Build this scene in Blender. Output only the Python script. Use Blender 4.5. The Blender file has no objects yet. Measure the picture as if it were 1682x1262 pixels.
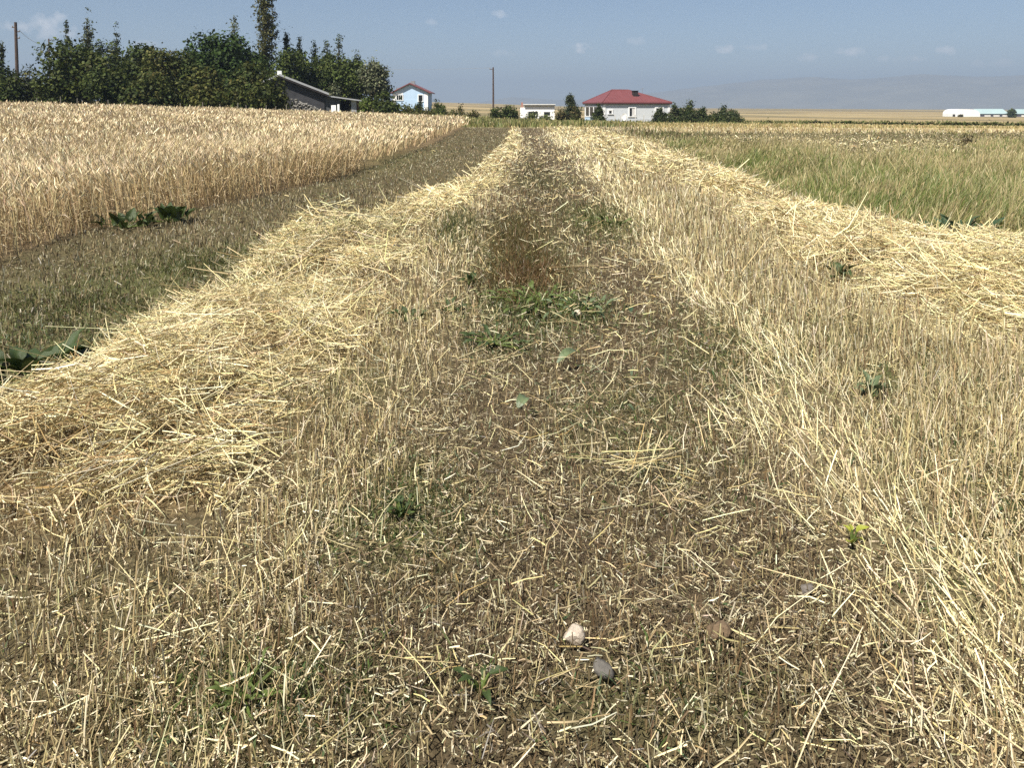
import bpy, math, random
import numpy as np
from mathutils import Vector, Matrix

# ------------------------------------------------------------------ camera, sky, sun, exposure
SC = bpy.context.scene
COL = SC.collection
rng = np.random.default_rng(7)
random.seed(7)
PI = math.pi

FPX = 1263.0                       # focal length in pixels of the 1682 wide photograph
PITCH = math.radians(2.5)
PY0 = 176.0 + FPX * math.tan(PITCH)   # row of the optical axis: the photograph keeps its verticals upright, so the lens is shifted down
EYE = 1.5
cam_d = bpy.data.cameras.new('camera')
cam_d.sensor_width = 36.0
cam_d.lens = 36.0 * FPX / 1682.0
cam_d.shift_y = (PY0 - 631.0) / 1682.0
cam_d.clip_start = 0.05
cam_d.clip_end = 30000.0
cam = bpy.data.objects.new('camera', cam_d)
COL.objects.link(cam)
cam.location = (0, 0, EYE)
cam.rotation_euler = (PI / 2 - PITCH, 0, 0)
SC.camera = cam

SUN_EL = math.radians(55)
SUN_AZ = math.radians(-142)        # clockwise from +Y: behind and to the left
SUN_DIR = Vector((math.cos(SUN_EL) * math.sin(SUN_AZ), math.cos(SUN_EL) * math.cos(SUN_AZ), math.sin(SUN_EL)))
sun_d = bpy.data.lights.new('sun', 'SUN')
sun_d.energy = 5.0
sun_d.angle = math.radians(0.53)
sun_d.color = (1.0, 0.95, 0.86)
sun = bpy.data.objects.new('sun', sun_d)
COL.objects.link(sun)
sun.rotation_euler = (-SUN_DIR).to_track_quat('-Z', 'Y').to_euler()

world = bpy.data.worlds.new('World')
SC.world = world
world.use_nodes = True
wn, wl = world.node_tree.nodes, world.node_tree.links
bgn = wn['Background']
sky = wn.new('ShaderNodeTexSky')
sky.sky_type = 'NISHITA'
sky.sun_disc = False
sky.sun_elevation = SUN_EL
sky.sun_rotation = SUN_AZ
sky.altitude = 1800
sky.air_density = 1.0
sky.dust_density = 0.5
sky.ozone_density = 1.5
bgn.inputs['Strength'].default_value = 0.05

SC.view_settings.view_transform = 'Standard'
SC.view_settings.look = 'None'
SC.view_settings.gamma = 1.0
SC.view_settings.use_curve_mapping = False
SC.view_settings.exposure = 1.02
SC.cycles.use_denoising = False
SC.cycles.max_bounces = 6
SC.cycles.diffuse_bounces = 3
SC.cycles.glossy_bounces = 2
SC.cycles.transmission_bounces = 3
SC.cycles.volume_bounces = 1
SC.cycles.transparent_max_bounces = 4


def pix_dir(px, py):
    dx = (px - 841.0) / FPX
    dy = (PY0 - py) / FPX
    return dx, math.cos(PITCH) + dy * math.sin(PITCH), -math.sin(PITCH) + dy * math.cos(PITCH)


def at(px, py, Y):
    """world point on the sight line of a photograph pixel at depth Y"""
    a, b, c = pix_dir(px, py)
    t = Y / b
    return a * t, Y, EYE + c * t


def G(px, py):
    """the same on level ground"""
    a, b, c = pix_dir(px, py)
    t = -EYE / c
    return a * t, b * t


# small clouds low over the plain, set into the sky by direction
tc = wn.new('ShaderNodeTexCoord')
nz = wn.new('ShaderNodeTexNoise')
nz.inputs['Scale'].default_value = 60.0
nz.inputs['Detail'].default_value = 5.0
wl.new(tc.outputs['Generated'], nz.inputs['Vector'])
total = None
CLOUDS = [(955, 80, 20, 11, .9), (70, 42, 52, 22, .7), (1190, 79, 18, 8, .7), (1240, 76, 26, 7, .35), (1395, 85, 32, 9, .7),
          (1482, 97, 34, 8, .65), (1550, 84, 20, 8, .7), (825, 22, 16, 8, .45), (1046, 68, 17, 9, .4), (830, 87, 24, 8, .35),
          (1325, 94, 24, 8, .5), (1630, 104, 40, 7, .35), (705, 36, 14, 7, .25), (240, 74, 22, 9, .5)]
for (px, py, hw, hh, amt) in CLOUDS:
    c = Vector(pix_dir(px, py)).normalized()
    r = c.cross(Vector((0, 0, 1))).normalized()
    u = r.cross(c).normalized()
    outs = []
    for v, s in ((r, FPX / hw), (u, FPX / hh)):
        d1 = wn.new('ShaderNodeVectorMath'); d1.operation = 'DOT_PRODUCT'
        wl.new(tc.outputs['Generated'], d1.inputs[0]); d1.inputs[1].default_value = v * s * 0.95
        sq = wn.new('ShaderNodeMath'); sq.operation = 'MULTIPLY'
        wl.new(d1.outputs['Value'], sq.inputs[0]); wl.new(d1.outputs['Value'], sq.inputs[1])
        outs.append(sq)
    ad = wn.new('ShaderNodeMath'); ad.operation = 'ADD'
    wl.new(outs[0].outputs[0], ad.inputs[0]); wl.new(outs[1].outputs[0], ad.inputs[1])
    # soft edge broken up by the noise: amt * clamp((noise*2.2 - r2) )
    ma = wn.new('ShaderNodeMath'); ma.operation = 'MULTIPLY_ADD'
    wl.new(nz.outputs['Fac'], ma.inputs[0]); ma.inputs[1].default_value = 4.0; ma.inputs[2].default_value = -1.35
    sb = wn.new('ShaderNodeMath'); sb.operation = 'SUBTRACT'; sb.use_clamp = True
    wl.new(ma.outputs[0], sb.inputs[0]); wl.new(ad.outputs[0], sb.inputs[1])
    # front half of the sphere only
    dd = wn.new('ShaderNodeVectorMath'); dd.operation = 'DOT_PRODUCT'
    wl.new(tc.outputs['Generated'], dd.inputs[0]); dd.inputs[1].default_value = c
    gt = wn.new('ShaderNodeMath'); gt.operation = 'GREATER_THAN'
    wl.new(dd.outputs['Value'], gt.inputs[0]); gt.inputs[1].default_value = 0.5
    mu = wn.new('ShaderNodeMath'); mu.operation = 'MULTIPLY'
    wl.new(sb.outputs[0], mu.inputs[0]); wl.new(gt.outputs[0], mu.inputs[1])
    m2 = wn.new('ShaderNodeMath'); m2.operation = 'MULTIPLY'
    wl.new(mu.outputs[0], m2.inputs[0]); m2.inputs[1].default_value = amt * .75
    if total is None:
        total = m2
    else:
        mx = wn.new('ShaderNodeMath'); mx.operation = 'MAXIMUM'
        wl.new(total.outputs[0], mx.inputs[0]); wl.new(m2.outputs[0], mx.inputs[1])
        total = mx
cmix = wn.new('ShaderNodeMix'); cmix.data_type = 'RGBA'
wl.new(total.outputs[0], cmix.inputs['Factor'])
CLOUD_COL = (13, 12.6, 12.6, 1)
cmix.inputs[7].default_value = CLOUD_COL
wl.new(sky.outputs['Color'], cmix.inputs[6])
wl.new(cmix.outputs[2], bgn.inputs['Color'])


# ------------------------------------------------------------------ helpers
def tag(o, label=None, cat=None, group=None, kind=None):
    if label: o['label'] = label
    if cat: o['category'] = cat
    if group: o['group'] = group
    if kind: o['kind'] = kind
    return o


def empty(name, loc, rz, label, cat, group=None):
    o = bpy.data.objects.new(name, None)
    COL.objects.link(o)
    o.location = loc
    o.rotation_euler = (0, 0, rz)
    o.empty_display_size = 0.2
    return tag(o, label, cat, group)


def srgb(r, g, b):
    f = lambda c: (c / 255) / 12.92 if c / 255 <= 0.04045 else ((c / 255 + 0.055) / 1.055) ** 2.4
    return (f(r), f(g), f(b), 1)


def mat(name, col=(.5, .5, .5), rough=.7, spec=.3, noise=0.0, nscale=8.0, bump=0.0, bscale=40.0, attr=False, transl=0.0, coords='Object'):
    m = bpy.data.materials.new(name)
    m.use_nodes = True
    n, l = m.node_tree.nodes, m.node_tree.links
    b = n['Principled BSDF']
    b.inputs['Roughness'].default_value = rough
    b.inputs['Specular IOR Level'].default_value = spec
    src = None
    if attr:
        a = n.new('ShaderNodeAttribute'); a.attribute_name = 'tint'
        src = a.outputs['Color']
    if noise:
        t = n.new('ShaderNodeTexCoord')
        x = n.new('ShaderNodeTexNoise'); x.inputs['Scale'].default_value = nscale; x.inputs['Detail'].default_value = 6
        l.new(t.outputs[coords], x.inputs['Vector'])
        mr = n.new('ShaderNodeMapRange'); mr.inputs[1].default_value = .25; mr.inputs[2].default_value = .75
        mr.inputs[3].default_value = 1 - noise; mr.inputs[4].default_value = 1 + noise
        l.new(x.outputs['Fac'], mr.inputs[0])
        v = n.new('ShaderNodeVectorMath'); v.operation = 'SCALE'
        if src is None:
            v.inputs[0].default_value = col[:3]
        else:
            l.new(src, v.inputs[0])
        l.new(mr.outputs[0], v.inputs['Scale'])
        src = v.outputs[0]
    if src is None:
        b.inputs['Base Color'].default_value = (*col[:3], 1)
    else:
        l.new(src, b.inputs['Base Color'])
    if bump:
        t2 = n.new('ShaderNodeTexCoord')
        x2 = n.new('ShaderNodeTexNoise'); x2.inputs['Scale'].default_value = bscale; x2.inputs['Detail'].default_value = 8
        l.new(t2.outputs[coords], x2.inputs['Vector'])
        bp = n.new('ShaderNodeBump'); bp.inputs['Strength'].default_value = bump; bp.inputs['Distance'].default_value = 0.02
        l.new(x2.outputs['Fac'], bp.inputs['Height'])
        l.new(bp.outputs[0], b.inputs['Normal'])
    if transl:
        tr = n.new('ShaderNodeBsdfTranslucent')
        if src is None: tr.inputs['Color'].default_value = (*col[:3], 1)
        else: l.new(src, tr.inputs['Color'])
        ms = n.new('ShaderNodeMixShader'); ms.inputs[0].default_value = transl
        l.new(b.outputs[0], ms.inputs[1]); l.new(tr.outputs[0], ms.inputs[2])
        l.new(ms.outputs[0], n['Material Output'].inputs['Surface'])
    return m


M_STRAW = mat('straw', attr=True, rough=.45, spec=.45, transl=.12)
M_GRASS = mat('grass_blade', attr=True, rough=.5, spec=.35, transl=.3)
M_LEAF = mat('tree_leaf', attr=True, rough=.65, spec=.15, transl=.2)
M_BARK = mat('bark', (.10, .08, .06), .9, .1, .4, 6)


def mesh_np(name, V, F, C=None, material=None, parent=None, smooth=False):
    """V (n,3), F (m,4) quads, C (m,3) colour of each piece"""
    me = bpy.data.meshes.new(name)
    V = np.ascontiguousarray(V, dtype=np.float32)
    F = np.ascontiguousarray(F, dtype=np.int32)
    nf, k = F.shape
    me.vertices.add(len(V)); me.vertices.foreach_set('co', V.ravel())
    me.loops.add(nf * k); me.loops.foreach_set('vertex_index', F.ravel())
    me.polygons.add(nf); me.polygons.foreach_set('loop_start', np.arange(0, nf * k, k, dtype=np.int32))
    if smooth:
        me.polygons.foreach_set('use_smooth', np.ones(nf, dtype=bool))
    if C is not None:
        a = me.attributes.new('tint', 'FLOAT_COLOR', 'FACE')
        c4 = np.ones((nf, 4), dtype=np.float32); c4[:, :3] = C
        a.data.foreach_set('color', c4.ravel())
    me.update(calc_edges=True)
    me.validate()
    if material: me.materials.append(material)
    o = bpy.data.objects.new(name, me)
    COL.objects.link(o)
    if parent: o.parent = parent
    return o


class MB:
    """collects boxes, prisms and tubes, builds ONE mesh object"""
    def __init__(s): s.v = []; s.f = []

    def add(s, vs, fs):
        b = len(s.v); s.v += [tuple(x) for x in vs]; s.f += [tuple(i + b for i in q) for q in fs]; return s

    def box(s, x0, x1, y0, y1, z0, z1):
        return s.add([(x0, y0, z0), (x1, y0, z0), (x1, y1, z0), (x0, y1, z0), (x0, y0, z1), (x1, y0, z1), (x1, y1, z1), (x0, y1, z1)],
                     [(0, 3, 2, 1), (4, 5, 6, 7), (0, 1, 5, 4), (1, 2, 6, 5), (2, 3, 7, 6), (3, 0, 4, 7)])

    def prism(s, poly, y0, y1):
        """polygon in x,z extruded along y"""
        n = len(poly)
        vs = [(x, y0, z) for x, z in poly] + [(x, y1, z) for x, z in poly]
        fs = [tuple(range(n)), tuple(range(2 * n - 1, n - 1, -1))] + [(i, i + n, (i + 1) % n + n, (i + 1) % n) for i in range(n)]
        return s.add(vs, fs)

    def tube(s, pts, rad, n=7, cap=True):
        pts = [Vector(p) for p in pts]; rings = []
        for i, p in enumerate(pts):
            d = (pts[min(i + 1, len(pts) - 1)] - pts[max(i - 1, 0)]).normalized()
            a = d.orthogonal().normalized(); b = d.cross(a)
            if i and rings:  # keep orientation
                a0 = (Vector(rings[-1][0]) - pts[i - 1]); a = (a0 - d * a0.dot(d)).normalized(); b = d.cross(a)
            r = rad[i] if hasattr(rad, '__len__') else rad
            rings.append([p + (a * math.cos(t) + b * math.sin(t)) * r for t in (2 * PI * k / n for k in range(n))])
        vs = [v for r in rings for v in r]
        fs = [(i * n + k, i * n + (k + 1) % n, (i + 1) * n + (k + 1) % n, (i + 1) * n + k) for i in range(len(pts) - 1) for k in range(n)]
        if cap: fs += [tuple(range(n - 1, -1, -1)), tuple(range((len(pts) - 1) * n, len(pts) * n))]
        return s.add(vs, fs)

    def build(s, name, material, parent=None, smooth=False):
        me = bpy.data.meshes.new(name); me.from_pydata(s.v, [], s.f); me.update()
        if smooth:
            for q in me.polygons: q.use_smooth = True
        me.materials.append(material)
        o = bpy.data.objects.new(name, me); COL.objects.link(o)
        if parent: o.parent = parent
        return o


def hash2(ix, iy, seed):
    h = (ix.astype(np.int64) * 374761393 + iy.astype(np.int64) * 668265263 + seed * 1442695041) & 0x7fffffff
    h = ((h ^ (h >> 13)) * 1274126177) & 0x7fffffff
    return ((h ^ (h >> 16)) & 0xffff) / 65535.0


def vnoise(x, y, scale, seed=0, octaves=3):
    x = np.asarray(x, dtype=float); y = np.asarray(y, dtype=float)
    out = np.zeros(np.broadcast(x, y).shape); amp = 1; tot = 0
    for o in range(octaves):
        sx, sy = x * scale, y * scale
        ix, iy = np.floor(sx), np.floor(sy); fx, fy = sx - ix, sy - iy
        fx = fx * fx * (3 - 2 * fx); fy = fy * fy * (3 - 2 * fy)
        a = hash2(ix, iy, seed + o) * (1 - fx) + hash2(ix + 1, iy, seed + o) * fx
        b = hash2(ix, iy + 1, seed + o) * (1 - fx) + hash2(ix + 1, iy + 1, seed + o) * fx
        out += amp * (a * (1 - fy) + b * fy); tot += amp; amp *= .5; scale *= 2.1
    return out / tot


def sstep(a, b, x):
    t = np.clip((np.asarray(x, dtype=float) - a) / (b - a), 0, 1)
    return t * t * (3 - 2 * t)


# ------------------------------------------------------------------ the terrain
def terrain(X, Y):
    X = np.asarray(X, dtype=float); Y = np.asarray(Y, dtype=float)
    d = np.hypot(X, Y) + 1e-6
    az = np.degrees(np.arctan2(X, Y))
    front = sstep(-4, 6, Y)
    left = 0.036 * np.clip(-3.6 - X, 0, 36) * sstep(9, 48, Y)
    drop = -0.85 * sstep(58, 112, d) * sstep(-9, 8, az) * front
    z0 = left + drop
    # far country, by the height it reaches against the horizon
    e4 = np.interp(az, [-60, -20, -6, -3, 2, 8, 16, 33, 60], [.1, .0, -.05, -.12, -.22, -.4, -.55, -.70, -.7])
    e12 = np.interp(az, [-60, -20, -6, -1, 3, 8, 16, 33, 60], [.45, .42, .38, .25, .1, -.02, -.09, -.2, -.2])
    z4 = EYE + 420 * np.tan(np.radians(e4)); z12 = EYE + 1300 * np.tan(np.radians(e12))
    z130 = z0
    t1 = sstep(0, 1, (np.log(d) - math.log(125)) / (math.log(420) - math.log(125)))
    t2 = np.clip((np.log(d) - math.log(420)) / (math.log(1300) - math.log(420)), 0, 1)
    z = z130 * (1 - t1) + z4 * t1
    z = z * (1 - t2) + z12 * t2
    z = z - 40 * sstep(1400, 8000, d)
    z = np.where(Y < -4, z0 * front, z)
    return z


LY = lambda pts: (np.array([q[1] for q in pts]), np.array([q[0] for q in pts]))
def bx(pts, Y):
    p = sorted((G(*q)[1], G(*q)[0]) for q in pts)
    return np.interp(Y, [a for a, b in p], [b for a, b in p])

P_WHEAT = [(0, 428), (130, 385), (300, 350), (420, 325), (540, 297), (640, 265), (720, 232), (755, 213)]
P_B1 = [(0, 675), (150, 600), (265, 525), (415, 440), (455, 400), (625, 350), (722, 320), (785, 285), (822, 248), (838, 224)]
P_B2 = [(0, 890), (330, 850), (440, 790), (520, 690), (610, 560), (665, 450), (690, 385), (752, 345), (812, 310), (845, 260), (855, 225)]
P_T1 = [(520, 1262), (600, 1000), (680, 800), (740, 600), (790, 450), (800, 360), (830, 300), (862, 240)]
P_T2 = [(1480, 1262), (1400, 950), (1280, 750), (1180, 560), (1030, 420), (1000, 340), (960, 290), (915, 235)]
P_PALE = [(1682, 1230), (1590, 1050), (1490, 880), (1400, 760), (1290, 610), (1200, 510), (1110, 430), (1040, 340), (1005, 290), (950, 240)]
P_B3 = [(1682, 630), (1570, 540), (1430, 490), (1330, 425), (1220, 350), (1100, 300), (985, 260), (920, 225)]
P_B4 = [(1682, 395), (1500, 388), (1450, 355), (1340, 345), (1260, 300), (1170, 270), (1080, 235), (1000, 215)]
E_WHEAT = lambda Y: bx(P_WHEAT, Y)
E_B1 = lambda Y: bx(P_B1, Y)
E_B2 = lambda Y: bx(P_B2, Y)
E_T1 = lambda Y: bx(P_T1, Y)
E_T2 = lambda Y: bx(P_T2, Y)
E_PALE = lambda Y: bx(P_PALE, Y)
E_B3 = lambda Y: np.where(Y < 5.2, bx(P_B3, 5.2) - .0 * Y, bx(P_B3, Y))
E_B4 = lambda Y: bx(P_B4, Y) - .1
END = 57.0                          # the mown strip ends here in rough grass


def soft_in(X, a, b, w):
    return sstep(-w, w, X - a) * sstep(-w, w, b - X)


def lanes(X, Y):
    """0..1 share of each kind of ground at a point"""
    wob = (vnoise(X, Y, .9, 11) - .5)
    wob2 = (vnoise(X, Y, .35, 12) - .5)
    near = 1 - sstep(END - 3, END + 2, Y + 4 * wob2)
    L = {}
    L['wheat'] = sstep(-.12, .12, E_WHEAT(Y) + .25 * wob - X) * (1 - sstep(58, 60, Y))
    L['rowl'] = soft_in(X + .5 * wob + .35 * wob2, E_B1(Y), E_B2(Y), .22) * near
    L['rowr'] = soft_in(X + .7 * wob + .5 * wob2, E_B3(Y), E_B4(Y), .35) * near * sstep(3.6, 5.2, Y + (X - 3) * .3)
    L['track'] = soft_in(X + .5 * wob, E_T1(Y), E_T2(Y), .3) * near
    L['pale'] = np.exp(-((X + .8 * wob - E_PALE(Y)) / (.20 + .012 * Y)) ** 2) * near * np.clip(.05 + 1.6 * vnoise(X, Y, 1.3, 13, 2), 0, 1) * (1 - .42 * sstep(3.2, 5.5, Y))
    L['mown'] = soft_in(X, E_WHEAT(Y), E_B1(Y), .15) * near
    gend = np.interp(X - E_B4(Y), [0, 2.2, 4.2], [34, 33, 20]); gend = np.where(X / np.maximum(Y, 1) > .57, gend + 14 * sstep(.57, .63, X / np.maximum(Y, 1)), gend)
    L['grass'] = sstep(-.2, .3, X + .6 * wob - E_B4(Y)) * (1 - sstep(-3, 3, Y + 6 * wob2 - gend)) * sstep(3, 7, Y)
    L['dark'] = sstep(0, .8, X - E_B4(Y)) * sstep(-3, 3, Y + 6 * wob2 - gend) * (1 - sstep(42, 47, Y + 3 * wob2))
    L['near'] = near
    return L


# green and weedy patches seen in the photograph: pixel centre, half sizes in metres, strength
PATCH = [(850, 405, .50, 2.4, 1.0), (980, 360, .5, 1.6, .55), (1130, 350, .9, 2.2, .5), (650, 830, .28, .4, .8), (420, 1140, .35, .18, .8), (1180, 600, .35, .8, .4),
         (330, 440, 1.0, 1.2, .9), (140, 500, .9, .9, .95), (60, 545, .8, .7, .9), (1560, 620, .7, .9, .5), (1420, 540, .6, .9, .5), (1250, 480, .5, 1.0, .4), (1620, 780, .5, .7, .7), (1330, 570, .5, 1.2, .6), (1650, 930, .3, .4, .6),
         (1050, 690, .4, .6, .45), (560, 640, .3, .6, .4), (1100, 1140, .35, .15, .5), (760, 400, .25, 1.0, .5), (200, 1000, .3, .3, .3), (900, 300, .8, 2, .35), (650, 260, .8, 5, .5), (1480, 660, .4, .8, .6)]
PATCH_W = [(*G(px, py), a, b, s) for px, py, a, b, s in PATCH]


def green(X, Y):
    g = np.zeros_like(X, dtype=float)
    for x, y, a, b, s in PATCH_W:
        g = np.maximum(g, s * np.exp(-((X - x) / a) ** 2 - ((Y - y) / b) ** 2))
    return g * (.35 + 1.3 * vnoise(X, Y, 1.7, 21))


def ground_colour(X, Y):
    d = np.hypot(X, Y); az = np.degrees(np.arctan2(X, Y))
    L = lanes(X, Y)
    n1 = vnoise(X, Y, .6, 31); n2 = vnoise(X, Y, 3.0, 32)
    base = np.empty(X.shape + (3,)); base[...] = (.095, .074, .041)
    def mixc(w, c):
        w = np.clip(w, 0, 1)[..., None]
        base[...] = base * (1 - w) + np.array(c) * w
    mixc(L['track'], (.075, .055, .033))
    mixc(L['mown'], (.085, .07, .036))
    mixc(L['pale'] * .6, (.24, .19, .11))
    mixc(L['rowl'] * .7, (.15, .105, .05)); mixc(L['rowr'] * .7, (.15, .105, .05))
    mixc(L['wheat'], (.17, .125, .07))
    mixc(np.minimum(green(X, Y), .8) * L['near'], (.09, .095, .035))
    mixc(L['grass'], (.115, .115, .05))
    far = 1 - L['near']
    mixc(far * (1 - L['wheat']) * (Y > 0) * (1 - L['grass']), (.24, .22, .11))
    mixc(L['dark'], (.145, .12, .065))
    # pale dry strip in front of the hedge on the right
    mixc(sstep(44, 48, Y + 5 * (n1 - .5)) * (1 - sstep(72, 86, Y)) * sstep(7, 12, X), (.34, .27, .13))
    # open fields beyond
    w = sstep(95, 120, d) * (Y > 0)
    mixc(w, (.26, .20, .10))
    ld = np.log(np.maximum(d, 1)) * 7 + az * .05 + .5 * vnoise(az * .25, np.log(np.maximum(d, 1)) * 3, 1, 41)
    stripe = vnoise(ld, az * .035 + 50, 1.4, 42, 2)
    mixc(w * sstep(.55, .66, stripe) * .75, (.215, .165, .10))
    mixc(w * sstep(.60, .72, vnoise(ld * 1.7, az * .05, 1.1, 45, 2)) * .8, (.34, .265, .14))
    mixc(w * sstep(.6, .72, vnoise(ld * 1.3, az * .06, 1.0, 47, 2)) * .7, (.13, .115, .06))
    # dark ditch lines across the plain
    for dd, ww, a0, a1 in ((330, 14, 9, 60), (520, 30, -4, 22), (900, 70, 2, 60)):
        mixc(np.exp(-((d - dd - 6 * np.sin(az * .7)) / ww) ** 2) * sstep(a0, a0 + 3, az) * (1 - sstep(a1 - 3, a1, az)) * .8, (.10, .085, .05))
    base *= (.82 + .36 * n1 * .6 + .36 * n2 * .4)[..., None]
    return base


def build_ground():
    az = np.radians(np.concatenate([np.linspace(-180, -50, 27)[:-1], np.arange(-50, 50, .28), np.linspace(50, 180, 27)]))
    r = np.concatenate([[0.02], np.geomspace(.5, 9000, 300)])
    A, R = np.meshgrid(az, r)
    X, Y = R * np.sin(A), R * np.cos(A)
    Z = terrain(X, Y)
    relief = np.where(R < 60, 1, 0) * (1 - sstep(20, 60, R))
    Z = Z + relief * (.05 * (vnoise(X, Y, 1.6, 3) - .5) + .035 * (vnoise(X, Y, 7, 4) - .5)) - relief * .03 * lanes(X, Y)['track']
    V = np.stack([X, Y, Z], -1).reshape(-1, 3)
    nr, na = X.shape
    i = np.arange((nr - 1) * (na - 1)); a = (i // (na - 1)) * na + i % (na - 1)
    F = np.stack([a, a + na, a + na + 1, a + 1], -1)[:, ::-1]
    C = ground_colour(X, Y).reshape(-1, 3)
    me = bpy.data.meshes.new('ground')
    me.vertices.add(len(V)); me.vertices.foreach_set('co', V.astype(np.float32).ravel())
    me.loops.add(F.size); me.loops.foreach_set('vertex_index', F.astype(np.int32).ravel())
    me.polygons.add(len(F)); me.polygons.foreach_set('loop_start', np.arange(0, F.size, 4, dtype=np.int32))
    me.polygons.foreach_set('use_smooth', np.ones(len(F), dtype=bool))
    at_ = me.attributes.new('tint', 'FLOAT_COLOR', 'POINT')
    c4 = np.ones((len(V), 4), dtype=np.float32); c4[:, :3] = C
    at_.data.foreach_set('color', c4.ravel())
    me.update(calc_edges=True); me.validate()
    me.materials.append(mat('field_soil', attr=True, rough=.95, spec=.1, noise=.42, nscale=30, bump=1.0, bscale=34))
    o = bpy.data.objects.new('ground', me); COL.objects.link(o)
    tag(o, 'brown field soil reaching out to the tan plain and the horizon', kind='structure')


build_ground()


def zg(x, y):
    return float(terrain(np.array([x]), np.array([y]))[0])


# far mountains, almost lost in the haze
def build_hills():
    az = np.radians(np.arange(-48, 60.1, .5))
    prof = np.interp(np.degrees(az), [-48, -10, -3, 0, 3, 6, 10, 14, 18, 21, 24, 28, 31, 36, 42, 50, 60],
                     [.1, .15, .3, .75, .55, .6, 1.0, 1.5, 2.0, 2.15, 1.9, 2.2, 1.95, 2.0, 1.7, 1.3, .8])
    prof = prof + .16 * (vnoise(np.degrees(az), 0 * az, .35, 71, 4) - .5) * np.minimum(1, prof)
    R0 = 6800.0
    rows = []
    for t in (0, .25, .5, .75, 1, 1.25):
        r = R0 - 1500 + 1500 * t
        k = math.sin(min(t, 1) * PI / 2) if t <= 1 else .8
        rough = 1 + .25 * (vnoise(np.degrees(az), 0 * az + t * 9, .8, 72, 3) - .5) * (t < 1)
        rows.append(np.stack([r * np.sin(az), r * np.cos(az), EYE + R0 * np.tan(np.radians(prof)) * k * rough - (1 - min(t, 1)) * 45], -1))
    V = np.concatenate(rows); na = len(az)
    i = np.arange(5 * (na - 1)); a = (i // (na - 1)) * na + i % (na - 1)
    o = mesh_np('hills', V, np.stack([a, a + 1, a + na + 1, a + na], -1), None, mat('hill_slope', (.16, .14, .09), .95, .1, .3, .004), smooth=True)
    tag(o, 'faint blue mountain ridge fading into the haze', kind='structure')


build_hills()


# ------------------------------------------------------------------ ground plants: sampling and strands
def sample(rho, d0, d1, a0=None, a1=None, nmax=400000):
    """random ground points; rho(d) per square metre, between distances d0..d1 and azimuths a0..a1 (degrees)"""
    if a0 is None: a0, a1 = (-52, 52) if d0 < 2 else (-38, 38)   # a margin beside the frame close by
    e = np.geomspace(d0, d1, 120); m = np.sqrt(e[1:] * e[:-1])
    w = rho(m) * math.radians(a1 - a0) * .5 * (e[1:] ** 2 - e[:-1] ** 2)
    n = min(int(w.sum()), nmax)
    k = rng.choice(len(m), n, p=w / w.sum())
    d = np.sqrt(rng.uniform(e[k] ** 2, e[k + 1] ** 2))
    a = np.radians(rng.uniform(a0, a1, n))
    return d * np.sin(a), d * np.cos(a)


def pick(prob, *arrs):
    k = rng.random(len(prob)) < prob
    return [a[k] for a in arrs]


def unit(v): return v / (np.linalg.norm(v, axis=-1, keepdims=True) + 1e-9)


def direction(az, el):
    return np.stack([np.cos(el) * np.sin(az), np.cos(el) * np.cos(az), np.sin(el)], -1)


def strands(P, D, L, W, C, bend=None, prof=(1, .8), ring=2, side=None):
    """one strand per row: base P, direction D, length L, width W, colour C; prof = width along it; ring = 2 ribbon, 3 gutter, 4 closed"""
    n = len(P); k = len(prof)
    if n == 0: return np.zeros((0, 3)), np.zeros((0, 4), int), np.zeros((0, 3))
    S = side if side is not None else unit(np.cross(D, rng.normal(size=(n, 3))))
    T = np.cross(D, S)
    V = np.empty((n, k, ring, 3))
    for i, w in enumerate(prof):
        t = i / (k - 1)
        c = P + D * (L * t)[:, None]
        if bend is not None: c = c + bend * (L * t * t)[:, None]
        h = (W * w * .5)[:, None]
        if ring == 2:
            V[:, i, 0] = c - S * h; V[:, i, 1] = c + S * h
        elif ring == 3:
            V[:, i, 0] = c - S * h; V[:, i, 1] = c + T * h * .7; V[:, i, 2] = c + S * h
        else:
            V[:, i, 0] = c - S * h; V[:, i, 1] = c + T * h; V[:, i, 2] = c + S * h; V[:, i, 3] = c - T * h
    m = ring if ring == 4 else ring - 1
    base = (np.arange(n) * k * ring)[:, None, None]
    i = np.arange(k - 1)[None, :, None]; j = np.arange(m)[None, None, :]
    a = base + i * ring + j; b = base + i * ring + (j + 1) % ring
    F = np.stack([a, b, b + ring, a + ring], -1).reshape(-1, 4)
    return V.reshape(-1, 3), F, np.repeat(C, (k - 1) * m, axis=0)


def combine(parts):
    Vs, Fs, Cs, b = [], [], [], 0
    for V, F, C in parts:
        Vs.append(V); Fs.append(F + b); Cs.append(C); b += len(V)
    return np.concatenate(Vs), np.concatenate(Fs), np.concatenate(Cs)


def colours(n, pal, jitter=.15, weights=None):
    pal = np.array(pal, dtype=float)
    k = rng.choice(len(pal), n, p=None if weights is None else np.array(weights) / np.sum(weights))
    return np.clip(pal[k] * (1 + rng.normal(0, jitter, (n, 1))) * (1 + rng.normal(0, .04, (n, 3))), .005, .9)


def lod(d, w, px=.55):
    """real width near by; never thinner than about half a pixel far off, with fewer strands there"""
    return np.maximum(w, px * d / 769.0)


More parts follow.
